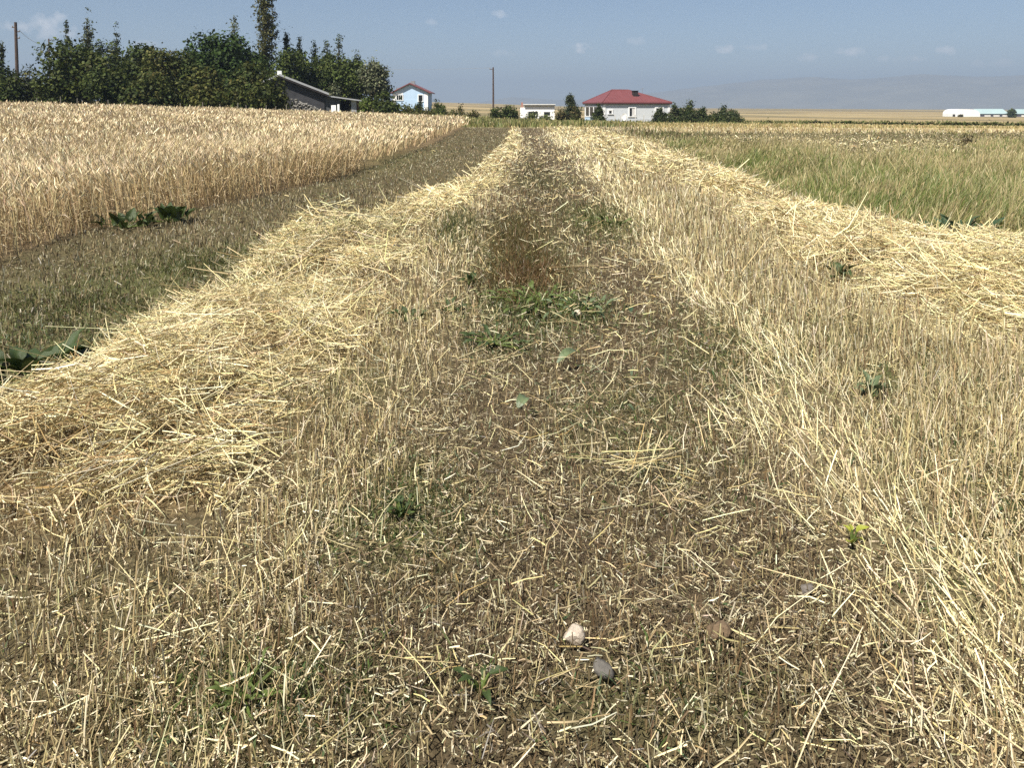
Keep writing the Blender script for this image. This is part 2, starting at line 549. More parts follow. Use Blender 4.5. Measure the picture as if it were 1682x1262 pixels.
STRAW = [(.64, .54, .27), (.56, .455, .22), (.69, .60, .345), (.40, .285, .12), (.58, .49, .27)]
STRAWB = [(.75, .665, .40), (.67, .575, .30), (.78, .71, .48)]
STUB = [(.61, .515, .285), (.49, .40, .205), (.75, .665, .45), (.34, .265, .135), (.22, .16, .082)]
CHAFF = [(.50, .415, .23), (.34, .265, .14), (.18, .13, .068), (.74, .655, .43), (.085, .06, .033)]
GREENS = [(.075, .115, .03), (.10, .13, .04), (.06, .095, .035), (.13, .14, .05)]
OLIVE = [(.22, .215, .08), (.27, .245, .10), (.165, .18, .06), (.36, .30, .145), (.12, .14, .042)]


def zt(X, Y):
    return terrain(X, Y) - .012


# --- standing wheat -------------------------------------------------------------------------
def build_wheat():
    parts = []
    for (d0, d1, rho, near) in ((7.5, 19, lambda d: 330 * np.minimum(1, (12 / d)), True), (19, 62, lambda d: 330 * (12 / 19) * (19 / d) ** 1.5, False)):
        X, Y = sample(rho, d0, d1, -39, 2)
        e = E_WHEAT(Y) + .3 * (vnoise(X, Y, 1.5, 51) - .5) + rng.normal(0, .05, len(X))
        keep = (X < e) & (Y < 60) & (Y > 6)
        X, Y, e = X[keep], Y[keep], e[keep]
        d = np.hypot(X, Y); n = len(X); z = zt(X, Y)
        inner = sstep(0, .5, e - X)
        H = .66 + .10 * rng.normal(size=n) * .6 + .20 * (vnoise(X, Y, .5, 52) - .5) + .10 * (vnoise(X, Y, 2.2, 58) - .5) - .10 * (1 - inner)
        H = np.clip(H, .3, .95)
        lean = np.abs(rng.normal(0, .12, n)) + .30 * sstep(.55, .8, vnoise(X, Y, .45, 57, 2)) + (1 - inner) * np.abs(rng.normal(0, .25, n)) * (rng.random(n) < .3)
        laz = np.where(rng.random(n) < .5, rng.uniform(0, 2 * PI, n), 6 * vnoise(X, Y, .3, 59, 2))
        D = direction(laz, PI / 2 - lean)
        P = np.stack([X, Y, z], -1)
        f = np.clip(d / 12.0, 1, 6)
        bend = direction(laz + rng.normal(0, .5, n), np.zeros(n)) * np.abs(rng.normal(.06, .05, n))[:, None]
        C = colours(n, [(.54, .42, .23), (.46, .35, .19), (.62, .50, .29), (.36, .27, .14)], .14)
        if near:
            parts.append(strands(P, D, H, lod(d, .0042), C, bend, (1, .9, .75), 2))
            # dry leaves hanging on the stems
            for q in range(2):
                k = (rng.random(n) < .7) & (e - X < 2.2)
                t = rng.uniform(.2, .75, n)[k]
                Pk = P[k] + D[k] * (H[k] * t)[:, None] + bend[k] * (H[k] * t * t)[:, None]
                m = len(Pk); la = rng.uniform(0, 2 * PI, m)
                Dl = direction(la, rng.uniform(.2, 1.1, m))
                parts.append(strands(Pk, Dl, rng.uniform(.08, .22, m), lod(d[k], .008), colours(m, [(.44, .34, .19), (.31, .235, .125), (.54, .44, .26)], .15),
                                     np.array([0, 0, -.7]) + 0 * Dl, (.6, 1, .2), 2))
        else:
            k = rng.random(n) < .6
            parts.append(strands(P[k] + D[k] * .2, D[k], H[k] - .2, lod(d[k], .0045) * 1.2, C[k], bend[k], (1, .8), 2))
        tip = P + D * H[:, None] + bend * H[:, None]
        nod = np.abs(rng.normal(.35, .35, n))
        Dh = unit(D + bend * 2 + direction(laz + rng.normal(0, .6, n), np.zeros(n)) * nod[:, None])
        EC = colours(n, [(.72, .595, .37), (.64, .52, .315), (.78, .66, .43), (.52, .41, .235)], .15)
        Lh = rng.uniform(.075, .115, n) * (1 if near else 1.1) * f ** .3
        if near:
            parts.append(strands(tip, Dh, Lh, lod(d, .0135), EC, None, (.6, 1, .3), 3))
            # awns
            for q in range(1):
                Da = unit(Dh + rng.normal(0, .16, (n, 3)))
                parts.append(strands(tip + Dh * (Lh * .35)[:, None], Da, Lh * 1.0, lod(d, .003, .3), EC, None, (1, .4), 2))
        else:
            parts.append(strands(tip, Dh, Lh, .0145 * f ** .9, EC, None, (.5, 1, .3), 2))
    V, F, C = combine(parts)
    o = mesh_np('wheat_field', V, F, C, M_STRAW)
    tag(o, 'ripe golden wheat standing in a dense field on the left', 'wheat', kind='stuff')
    return len(F)


# --- straw windrows -------------------------------------------------------------------------
def row_height(X, Y, a, b, hmax, seed):
    c = (a + b) / 2; hw = np.maximum((b - a) / 2, .15)
    t = np.clip(1 - (np.abs(X - c) / (hw * 1.05)) ** 1.6, 0, 1)
    return hmax * t ** .8 * (.10 + 2.0 * vnoise(X, Y, 1.3, seed, 2) ** 1.3) * (1 - .6 * sstep(6.5, 10, Y))


HEAPS_L = [(545, 410, .46, .5, .7), (60, 765, .22, .45, .4), (215, 640, .16, .4, .4), (430, 560, .12, .35, .4), (700, 320, .14, .4, 1.5), (815, 262, .2, .4, 3)]
HEAPS_R = [(1625, 500, .38, .7, .55), (1520, 465, .20, .4, .4), (1400, 430, .20, .45, .6), (1260, 365, .24, .5, .8), (1180, 310, .2, .6, 1.5), (1100, 275, .16, .6, 2)]
HOLLOWS = [(15, 818, .32), (130, 800, .12), (60, 700, .10), (230, 700, .10), (440, 600, .13), (190, 645, .09), (560, 655, .09), (480, 520, .09), (575, 430, .14), (500, 390, .12), (350, 700, .10), (260, 770, .10),
           (1610, 480, .16), (1545, 470, .12), (1450, 445, .14), (1660, 470, .10), (1500, 500, .10), (1265, 350, .24), (1230, 330, .2), (1380, 420, .12), (330, 610, .08)]


def build_row(name, key, Ea, Eb, hmax, seed, label, az, greens=None):
    parts = []
    for (d0, d1, rho, fine) in ((1.4, 6.5, lambda d: 4600 + 0 * d, True), (6.5, 15, lambda d: 4300 * (6.5 / d), True), (15, 58, lambda d: 1500 * (15 / d) ** 1.7, False)):
        X, Y = sample(rho, d0, d1, *az, nmax=260000)
        gaps = np.clip(.10 + 2.2 * (vnoise(X, Y, 2.3, seed + 9, 3) - .27), .05, 1)
        if key == 'rowr': gaps = gaps * np.clip(.22 + 3.2 * (vnoise(X, Y, .62, seed + 19, 2) - .33), .12, 1)
        else: gaps = gaps * np.clip(.35 + 3.0 * (vnoise(X, Y, .75, seed + 19, 2) - .30), .25, 1)
        w = lanes(X, Y)[key] * gaps
        w = np.clip(w, 0, 1) ** .8
        hol = np.zeros(len(X))
        for px, py, r in HOLLOWS:
            x0, y0 = G(px, py)
            hol = np.maximum(hol, np.exp(-((X - x0) / r) ** 2 - ((Y - y0) / (r * 1.2)) ** 2))
        X, Y, hol = pick(w * (1 - .93 * hol), X, Y, hol)
        n = len(X); d = np.hypot(X, Y)
        h = row_height(X, Y, Ea(Y), Eb(Y), hmax, seed)
        for px, py, hh, rx, ry in (HEAPS_L if key == 'rowl' else HEAPS_R):
            hx, hy = G(px, py)
            h = h + hh * np.exp(-((X - hx) / rx) ** 2 - ((Y - hy) / ry) ** 2)
        h = h * (1 - .75 * hol)
        X, Y, hol, h, d = pick(np.clip(.38 + 2.0 * h, 0, 1), X, Y, hol, h, d)
        n = len(X)
        z = zt(X, Y) + h * (1 - rng.random(n) ** 1.7) + .02
        el = rng.normal(0, .26, n)
        up = rng.random(n) < .07
        el = np.where(up, np.abs(rng.normal(.6, .35, n)), el)
        flow = vnoise(X, Y, .8, seed + 5, 2) * 2 * PI * 1.5
        az_ = np.where(rng.random(n) < .45, flow + rng.normal(0, .5, n), rng.uniform(0, 2 * PI, n))
        D = direction(az_, np.clip(el, -1.0, 1.35))
        L = np.clip(rng.gamma(2.6, .066, n), .04, .46)
        crush = rng.random(n) < .3
        P = np.stack([X, Y, z], -1) - D * (L * .5)[:, None]
        P[:, 2] = np.maximum(P[:, 2], zt(X, Y) + .004)
        C = colours(n, STRAW + STRAWB + [(.27, .19, .09), (.42, .38, .27)], .17, [3, 3, 3, 1.6, 2.5, 3, 3, 2, 1.2, 1])
        k = rng.random(n) < hol * .8
        C[k] = colours(int(k.sum()), [(.30, .20, .08), (.22, .145, .06), (.38, .27, .12)], .15)  # shade of the hollows put into the straw colour as darker browns
        if greens is not None:
            gx, gy, gr = greens
            g = np.exp(-((X - gx) / gr) ** 2 - ((Y - gy) / (gr * 1.3)) ** 2)
            k = rng.random(n) < g * .6
            C[k] = colours(int(k.sum()), [(.30, .30, .12), (.36, .33, .15), (.14, .16, .06), (.46, .42, .22)], .15)
        bend = rng.normal(0, .12, (n, 3)) * np.where(crush, 3.0, 1)[:, None]
        W = lod(d, .0035, .56) * rng.uniform(.7, 1.3, n) * np.where(crush, 1.45, 1)
        parts.append(strands(P, D, L, W, C, bend, (1, 1, .7) if fine else (1, .8), 3 if fine else 2))
        # chaff and dry leaf scraps between
        k = rng.random(n) < .35
        m = int(k.sum()); Dc = direction(rng.uniform(0, 2 * PI, m), rng.normal(0, .3, m))
        Pc = np.stack([X[k], Y[k], zt(X[k], Y[k]) + h[k] * rng.random(m) + .01], -1)
        parts.append(strands(Pc, Dc, rng.uniform(.03, .12, m), lod(d[k], .008), colours(m, STRAW, .15), rng.normal(0, .3, (m, 3)), (.6, 1, .3), 2))
    V, F, C = combine(parts)
    o = mesh_np(name, V, F, C, M_STRAW)
    tag(o, label, 'straw', kind='stuff')
    return len(F)


def build_loose():
    """single straws blown off the rows onto the stubble around them"""
    parts = []
    for (d0, d1, rho, fine) in ((1.3, 6, lambda d: 900 + 0 * d, True), (6, 40, lambda d: 900 * (6 / d) ** 1.5, False)):
        X, Y = sample(rho, d0, d1, nmax=200000)
        L_ = lanes(X, Y)
        w = .5 * np.exp(-np.maximum(X - E_B2(Y), 0) / .3) * (X > E_B1(Y)) + .5 * np.exp(-np.maximum(E_B3(Y) - X, 0) / .4)
        w = np.maximum(w, .55 * sstep(-.1, -1.0, X) * sstep(3.2, 2.3, Y)) * np.clip(2.4 * (vnoise(X, Y, 2.2, 68, 3) - .25), 0, 1)
        w = np.maximum(w, .003 + .25 * np.exp(-np.maximum(E_B1(Y) - X, 0) / .18)) * L_['near'] * (1 - L_['wheat']) * (1 - L_['grass'])
        X, Y = pick(np.clip(w, 0, 1), X, Y)
        n = len(X); d = np.hypot(X, Y)
        D = direction(rng.uniform(0, 2 * PI, n), rng.normal(.18, .25, n))
        L = np.clip(rng.gamma(2.2, .03, n), .015, .26)
        parts.append(strands(np.stack([X, Y, zt(X, Y) + .012 + rng.random(n) * .05], -1), D, L, lod(d, .0030, .5) * rng.uniform(.7, 1.5, n), colours(n, STRAW + STRAWB + CHAFF[:2], .18),
                             rng.normal(0, .22, (n, 3)), (1, 1, .7) if fine else (1, .8), 3 if fine else 2))
    V, F, C = combine(parts)
    o = mesh_np('loose_straw', V, F, C, M_STRAW)
    tag(o, 'single pale straws strewn over the stubble beside the windrows', 'straw', kind='stuff')
    return len(F)


# --- stubble, litter and weeds ---------------------------------------------------------------
def build_stubble():
    parts = []
    for (d0, d1, rho, fine) in ((1.25, 5, lambda d: 3900 + 0 * d, True), (5, 14, lambda d: 3400 * (5 / d) ** 1.1, True), (14, 58, lambda d: 740 * (14 / d) ** 1.6, False)):
        X, Y = sample(rho, d0, d1, nmax=200000)
        L_ = lanes(X, Y)
        clump = vnoise(X, Y, 7, 61, 2)
        right = sstep(.6, 1.5, X - E_T2(Y) + .6)
        left = sstep(-.2, .5, E_T1(Y) - X)
        w = (.6 + .4 * np.maximum(right, .8 * left)) * (1 - .5 * L_['track'] * sstep(1.9, 4.0, Y)) * sstep(.18, .58, clump)
        w *= (1 - .75 * L_['rowl']) * (1 - .55 * L_['rowr']) * (1 - L_['grass']) * (1 - L_['dark']) * (1 - L_['wheat']) * L_['near']
        w *= np.where(X < E_B1(Y), .85, 1)
        w *= 1 - .35 * np.clip(L_['pale'], 0, 1)
        x0, y0 = G(855, 405)
        w *= 1 - .9 * np.exp(-((X - x0) / .45) ** 2 - ((Y - y0) / 2.2) ** 2)
        X, Y, right, tr, mw = pick(w, X, Y, right, L_['track'], (X < E_B1(Y)).astype(float))
        n = len(X); d = np.hypot(X, Y)
        H = np.clip(rng.normal(.085, .04, n) * (.8 + .4 * right) * (1 - .3 * tr) * (1 - .4 * mw), .02, .19)
        lean = np.abs(rng.normal(0, .13, n)) + (rng.random(n) < .10) * rng.uniform(0, .8, n)
        D = direction(rng.uniform(0, 2 * PI, n), PI / 2 - lean)
        C = colours(n, STUB, .15, [3, 3, 2.5, 1.5, .8])
        C = C * (1 - .17 * right * sstep(2.6, 4.5, Y) - .28 * tr - .5 * mw)[:, None]
        k = rng.random(n) < np.maximum(.25 * (1 - right * .6), .55 * tr); C[k] = colours(int(k.sum()), [(.15, .10, .05), (.21, .15, .08), (.11, .08, .045)], .15)
        W = lod(d, .0034, .58) * rng.uniform(.65, 1.35, n)
        parts.append(strands(np.stack([X, Y, zt(X, Y) - .005], -1), D, H, W, C, rng.normal(0, .12, (n, 3)) * (1 + 2.5 * (rng.random(n) < .12))[:, None], (1.1, 1) if not (fine and d1 < 6) else (1.1, .95, 1), 3 if d1 < 6 else 2))
    # pale stalks pressed over by the wheels along the right side of the track
    for (d0, d1, rho, fine) in ((1.4, 6, lambda d: 760 + 0 * d, True), (6, 45, lambda d: 620 * (6 / d) ** 1.4, False)):
        X, Y = sample(rho, d0, d1, -5, 38, nmax=150000)
        w = lanes(X, Y)['pale']
        X, Y = pick(w, X, Y)
        n = len(X); d = np.hypot(X, Y)
        az_ = rng.normal(-.5, .6, n)
        D = direction(az_, np.clip(rng.normal(.68, .34, n), .03, 1.4))
        C = colours(n, STRAWB + [(.60, .50, .30)], .12)
        parts.append(strands(np.stack([X, Y, zt(X, Y)], -1), D, np.clip(rng.normal(.135, .045, n), .05, .27), lod(d, .0038, .6) * rng.uniform(.8, 1.25, n), C,
                             rng.normal(0, .06, (n, 3)), (1.05, 1, .85) if fine else (1, .9), 3 if fine else 2))
    V, F, C = combine(parts)
    o = mesh_np('stubble', V, F, C, M_STRAW)
    tag(o, 'short cut straw stubble standing across the mown strip', 'stubble', kind='stuff')
    return len(F)


def build_litter():
    parts = []
    for (d0, d1, rho, fine) in ((1.25, 4.5, lambda d: 20000 * np.minimum(1, (2.2 / d) ** 1.3), True), (4.5, 12, lambda d: 4600 * (4.5 / d) ** 1.6, False), (12, 58, lambda d: 900 * (12 / d) ** 1.8, False)):
        X, Y = sample(rho, d0, d1, nmax=700000)
        L_ = lanes(X, Y)
        w = (.15 + 1.0 * vnoise(X, Y, 2.6, 63, 3)) * (.25 + 1.5 * vnoise(X, Y, 13, 64, 2)) * L_['near'] * (1 - L_['grass']) * (1 - L_['wheat'])
        w = w * (.75 + .4 * (1 - L_['track'])) * (1 - .55 * L_['mown']) * np.where(np.abs(X) > .71 * Y, .35, 1)
        X, Y, tr, mw = pick(np.clip(w, 0, 1), X, Y, L_['track'], L_['mown'])
        n = len(X); d = np.hypot(X, Y)
        D = direction(rng.uniform(0, 2 * PI, n), rng.normal(.15, .32, n))
        long = rng.random(n) < .009 * (1 - .6 * tr)
        L = np.where(long, rng.uniform(.08, .26, n), rng.gamma(1.8, .0085, n) + .004)
        W = np.where(long, .0030, rng.uniform(.0014, .0042, n))
        C = colours(n, CHAFF, .2, [3, 2.6, 2.6, 3.4, 2.4])
        C[long] = colours(int(long.sum()), STUB[:3] + STRAW[:2], .15)
        C = C * (1 - .3 * tr - .5 * mw)[:, None]
        z = zt(X, Y) + .008 + rng.random(n) ** 2 * .035
        if fine:            # the longer bits are curled
            k = L > .020; m = int(k.sum())
            parts.append(strands(np.stack([X, Y, z], -1)[k], D[k], L[k], lod(d, W, .5)[k], C[k], rng.normal(0, .42, (m, 3)), (.8, 1, .6), 2))
            k = ~k; X, Y, z, D, L, W, C, d = X[k], Y[k], z[k], D[k], L[k], W[k], C[k], d[k]; n = len(X)
        parts.append(strands(np.stack([X, Y, z], -1), D, L, lod(d, W, .5), C, rng.normal(0, .38, (n, 3)), (1, .8), 2))
    V, F, C = combine(parts)
    o = mesh_np('straw_litter', V, F, C, M_STRAW)
    tag(o, 'brown chaff and broken straw scattered over the soil', 'chaff', kind='stuff')
    return len(F)


def build_weeds():
    """low green and reddish weeds among the stubble"""
    parts = []
    for (d0, d1, rho) in ((1.3, 6, lambda d: 3600 + 0 * d), (6, 40, lambda d: 3600 * (6 / d) ** 1.2)):
        X, Y = sample(rho, d0, d1, nmax=260000)
        g = green(X, Y)
        L_ = lanes(X, Y)
        right = sstep(1.5, 2.6, X) * (1 - sstep(12, 30, Y)) * .38 * vnoise(X, Y, 1.2, 66) * 2 + .30 * L_['mown'] * sstep(.3, .7, vnoise(X, Y, 1.5, 67, 2))
        X, Y, g = pick(np.clip(g * .9 + .03 + right, 0, 1) * (1 - L_['grass']) * (1 - L_['wheat']) * L_['near'] * (1 - .8 * L_['rowl']) * (1 - .8 * L_['rowr']), X, Y, g)
        n = len(X); d = np.hypot(X, Y)
        D = direction(rng.uniform(0, 2 * PI, n), rng.uniform(.1, 1.45, n))
        x0, y0 = G(855, 405)
        red = np.exp(-((X - x0) / .45) ** 2 - ((Y - y0) / 2.3) ** 2)
        isred = rng.random(n) < red * .75
        C = colours(n, GREENS + [(.17, .17, .07), (.10, .15, .07), (.15, .14, .05), (.13, .10, .045)], .18)
        C[isred] = colours(int(isred.sum()), [(.10, .06, .022), (.075, .065, .02), (.14, .09, .035), (.07, .075, .022)], .2)
        L = np.where(isred, rng.uniform(.08, .20, n), rng.uniform(.02, .075, n))
        D = np.where(isred[:, None], unit(D + np.array([0, 0, 1.6])), D)
        parts.append(strands(np.stack([X, Y, zt(X, Y) + .004], -1), D, L, lod(d, np.where(isred, .006, rng.uniform(.003, .008, n)), .5), C,
                             np.array([0, 0, -.3]) + rng.normal(0, .2, (n, 3)), (.5, 1, .25), 2))
    for px, py, sx, sy, cnt, hh, pal in ((852, 405, .26, 1.9, 3800, .13, [(.13, .08, .032), (.10, .08, .028), (.16, .105, .045), (.085, .09, .028), (.15, .125, .05)]),
                                         (865, 455, .32, .7, 1500, .13, [(.13, .075, .03), (.10, .06, .022), (.17, .11, .05)]),
                                         (990, 365, .50, 1.6, 2600, .12, [(.095, .105, .03), (.12, .12, .04), (.08, .09, .025)]),
                                         (1150, 350, .9, 1.6, 3000, .10, [(.13, .14, .05), (.17, .16, .06), (.10, .11, .035)]),
                                         (1330, 590, .6, .9, 1600, .08, [(.11, .125, .04), (.14, .14, .05), (.085, .10, .03)]),
                                         (745, 375, .25, 1.2, 1500, .14, [(.08, .09, .025), (.10, .105, .035)]),
                                         (895, 510, .46, .50, 3400, .07, [(.08, .11, .03), (.12, .15, .05), (.06, .085, .025), (.19, .21, .10)]),
                                         (815, 566, .22, .25, 500, .05, [(.06, .085, .02), (.09, .12, .035)]),
                                         (655, 830, .22, .22, 600, .04, [(.05, .075, .018), (.075, .10, .03)]),
                                         (420, 1120, .34, .16, 1300, .032, [(.06, .085, .022), (.085, .11, .03)]),
                                         (140, 500, .7, .55, 2600, .07, [(.075, .085, .022), (.10, .10, .03), (.055, .065, .018), (.09, .07, .03)]),
                                         (330, 440, .65, .8, 4200, .08, [(.075, .085, .022), (.10, .10, .03), (.055, .065, .018)]),
                                         (885, 300, .45, 6, 2500, .10, [(.075, .065, .025), (.06, .06, .02), (.10, .085, .035)])):
        x0, y0 = G(px, py)
        X = x0 + rng.normal(0, sx * .62, cnt); Y = y0 + rng.normal(0, sy * .62, cnt)
        k = np.abs(X - x0) < sx * 1.5; X, Y = X[k], Y[k]; n = len(X); d = np.hypot(X, Y)
        D = unit(direction(rng.uniform(0, 2 * PI, n), rng.uniform(.2, 1.4, n)) + np.array([0, 0, .6 if hh > .1 else 0]))
        parts.append(strands(np.stack([X, Y, zt(X, Y) + .004], -1), D, hh * rng.uniform(.5, 1.25, n), lod(d, rng.uniform(.003, .008, n) * (.6 if hh < .05 else 1), .5), colours(n, pal, .2),
                             np.array([0, 0, -.25]) + rng.normal(0, .2, (n, 3)), (.5, 1, .25), 2))
    V, F, C = combine(parts)
    o = mesh_np('low_weeds', V, F, C, M_GRASS)
    tag(o, 'low green and reddish weeds sprouting among the stubble', 'weeds', kind='stuff')
    return len(F)


def build_grass():
    parts = []
    for (d0, d1, rho, near) in ((7, 18, lambda d: 1000 * np.minimum(1, 9 / d), True), (18, 40, lambda d: 500 * (18 / d) ** 1.5, False)):
        X, Y = sample(rho, d0, d1, 5, 46 if near else 39, nmax=300000)
        L_ = lanes(X, Y)
        tall = sstep(.35, .7, vnoise(X, Y, .55, 81, 2))
        X, Y, tall, gr = pick(np.clip(L_['grass'], 0, 1), X, Y, tall, L_['grass'])
        n = len(X); d = np.hypot(X, Y)
        dist = sstep(0, 1.6, X - E_B4(Y))
        dry = sstep(.35, .75, vnoise(X, Y, .35, 82, 2) + .25 * sstep(14, 26, d) - .12)
        H = np.clip(rng.normal(.26, .09, n) * (.55 + .75 * tall) * (.5 + .6 * dist), .05, .65) * (1 - .35 * sstep(20, 34, d))
        laz = 1.2 + 5 * (vnoise(X, Y, .5, 85, 2) - .5) + rng.normal(0, .8, n); lean = np.abs(rng.normal(.12, .16, n)) + .5 * sstep(.5, .8, vnoise(X, Y, .8, 86, 2)) * rng.random(n)
        tall = np.clip(tall * .6 + .9 * sstep(.45, .75, vnoise(X, Y, 1.7, 87, 2)) + .5 * sstep(.72, .85, X / np.maximum(Y, 1)), 0, 1.5)
        D = direction(laz, PI / 2 - lean)
        C = colours(n, [(.13, .17, .04), (.17, .205, .055), (.215, .225, .075), (.10, .135, .03)], .15)
        dry = np.maximum(dry, sstep(.5, .7, vnoise(X, Y, 1.1, 88, 2)) * .8)
        k = rng.random(n) < .15 + .7 * dry
        C[k] = colours(int(k.sum()), [(.34, .29, .13), (.27, .22, .10), (.42, .36, .18), (.22, .19, .08)], .15)
        bend = direction(laz, np.zeros(n)) * np.abs(rng.normal(.25, .2, n))[:, None] + np.array([0, 0, -.12])
        parts.append(strands(np.stack([X, Y, zt(X, Y)], -1), D, H, lod(d, .0055, .6) * rng.uniform(.7, 1.4, n), C, bend, (1, .8, .2) if near else (1, .35), 2))
        # seed heads
        k = rng.random(n) < .06 + .14 * dry
        m = int(k.sum()); Hk = H[k] * 1.35
        Pk = np.stack([X[k], Y[k], zt(X[k], Y[k])], -1)
        Ck = colours(m, [(.42, .35, .18), (.34, .28, .13)], .15)
        parts.append(strands(Pk, D[k], Hk, lod(d[k], .0025, .35), Ck, bend[k] * .4, (1, .8, .7), 2))
        parts.append(strands(Pk + D[k] * Hk[:, None] + bend[k] * .4 * Hk[:, None], unit(D[k] + bend[k]), rng.uniform(.05, .12, m), lod(d[k], .009, .6), Ck, None, (.4, 1, .2), 2))
    V, F, C = combine(parts)
    o = mesh_np('meadow_grass', V, F, C, M_GRASS)
    tag(o, 'tall green meadow grass with dry seed heads on the right', 'grass', kind='stuff')
    return len(F)


def build_verge():
    """rough olive grass beyond the mown strip, in front of the houses, and the dry pasture on the right"""
    parts = []
    X, Y = sample(lambda d: 21 * (50 / d) ** 1.2, 26, 125, -38, 39, nmax=260000)
    L_ = lanes(X, Y)
    d = np.hypot(X, Y)
    w = np.where(L_['near'] < .5, 1, 0) * (1 - L_['wheat']) * (Y < 118)
    right = sstep(7, 12, X) * (1 - sstep(88, 96, Y))
    w = np.clip(np.maximum(w, L_['dark'] * .8), 0, 1)
    w = w * (1 - (X < -5) * (Y < 62))
    X, Y, right, dk, d = pick(w, X, Y, right, L_['dark'], d)
    n = len(X)
    H = np.clip(rng.normal(.30, .10, n) * (.6 + .8 * vnoise(X, Y, .25, 91, 2)) * (1 - .55 * dk) * (1 - .5 * right), .05, .8)
    D = direction(rng.uniform(0, 2 * PI, n), PI / 2 - np.abs(rng.normal(.2, .15, n)))
    C = colours(n, OLIVE, .15, [3, 3, 2, 2, 1.5])
    k = rng.random(n) < right * .85 * (1 - dk); C[k] = colours(int(k.sum()), [(.48, .38, .19), (.40, .32, .15), (.54, .45, .25), (.30, .26, .11)], .12)
    k = rng.random(n) < dk * .8; C[k] = colours(int(k.sum()), [(.17, .145, .07), (.14, .125, .055), (.21, .18, .09), (.12, .125, .045)], .15)
    k = rng.random(n) < .10 * (1 - right); C[k] = colours(int(k.sum()), [(.09, .11, .03), (.07, .085, .03)], .15)
    parts.append(strands(np.stack([X, Y, terrain(X, Y) - .02], -1), D, H, np.maximum(.03, 1.5 * d / 769), C, rng.normal(0, .1, (n, 3)), (1, .45), 2))
    V, F, C = combine(parts)
    o = mesh_np('rough_pasture', V, F, C, M_GRASS)
    tag(o, 'olive and straw coloured rough pasture in front of the houses', 'grass', kind='stuff')
    return len(F)


COUNTS = dict(wheat=build_wheat())
COUNTS['rowl'] = build_row('straw_windrow', 'rowl', E_B1, E_B2, .24, 55, 'pale straw windrow lying between the wheat and the track', (-52, 3), (*G(545, 385), .9))
COUNTS['rowr'] = build_row('straw_windrow', 'rowr', E_B3, E_B4, .30, 75, 'pale straw windrow lying beside the green meadow grass', (2, 48))
COUNTS['loose'] = build_loose()
COUNTS['stubble'] = build_stubble()
COUNTS['litter'] = build_litter()
COUNTS['weeds'] = build_weeds()
COUNTS['grass'] = build_grass()
COUNTS['verge'] = build_verge()
print('QUADS', COUNTS, sum(COUNTS.values()))

# ------------------------------------------------------------------ haze over the plain
def build_haze():
    mb = MB().box(-9600, 9600, -9600, 9600, -48, 330)
    m = bpy.data.materials.new('haze_air'); m.use_nodes = True
    n, l = m.node_tree.nodes, m.node_tree.links
    n.remove(n['Principled BSDF'])
    v = n.new('ShaderNodeVolumePrincipled')
    v.inputs['Color'].default_value = HAZE_COL
    v.inputs['Density'].default_value = HAZE_DENS
    v.inputs['Anisotropy'].default_value = 0.0
    l.new(v.outputs[0], n['Material Output'].inputs['Volume'])
    o = mb.build('haze', m)
    tag(o, 'thin blue haze of the hot air over the plain', kind='stuff')


HAZE_COL = (.285, .37, .515, 1)
HAZE_DENS = 0.00032
build_haze()


# ------------------------------------------------------------------ materials of the buildings
M_WHITE = mat('white_paint', (.80, .80, .78), .6, .3, .06, 3)
M_GREYW = mat('pale_grey_render', (.56, .585, .60), .8, .2, .07, 1.5)
M_BLUEW = mat('pale_blue_render', (.40, .53, .68), .8, .2, .06, 1.5)
M_ROOF = mat('red_sheet_roof', (.15, .048, .048), .5, .4, .12, 1.2)
M_ROOF2 = mat('dark_red_roof', (.17, .06, .058), .5, .4, .15, 2)
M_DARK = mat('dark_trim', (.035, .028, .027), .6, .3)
M_GLASS = mat('window_glass', (.02, .022, .025), .12, .5)
M_CURT = mat('window_curtain', (.62, .60, .57), .8, .1)
M_CONC = mat('grey_block_wall', (.055, .055, .06), .9, .1, .25, 1.4, .3, 8)
M_SHEET = mat('galvanised_sheet', (.36, .365, .37), .5, .5, .15, 2)
M_STONE = mat('rubble_stone', (.20, .19, .17), .9, .1, .25, 3, .5, 12)
M_WOOD = mat('weathered_wood', (.085, .062, .052), .9, .1, .35, 3)
M_POSTW = mat('pale_fence_post', (.46, .45, .42), .8, .2, .15, 5)
M_METAL = mat('grey_metal', (.22, .22, .23), .5, .5)
M_CREAM = mat('cream_roof_slab', (.74, .72, .66), .7, .2, .08, 2)
M_CYAN = mat('pale_green_sheet', (.30, .39, .385), .5, .4, .06, .2)
M_TUNNEL = mat('white_plastic_sheet', (.78, .78, .76), .45, .4, .05, .5)


def part(mb, name, m, parent): return mb.build(name, m, parent)


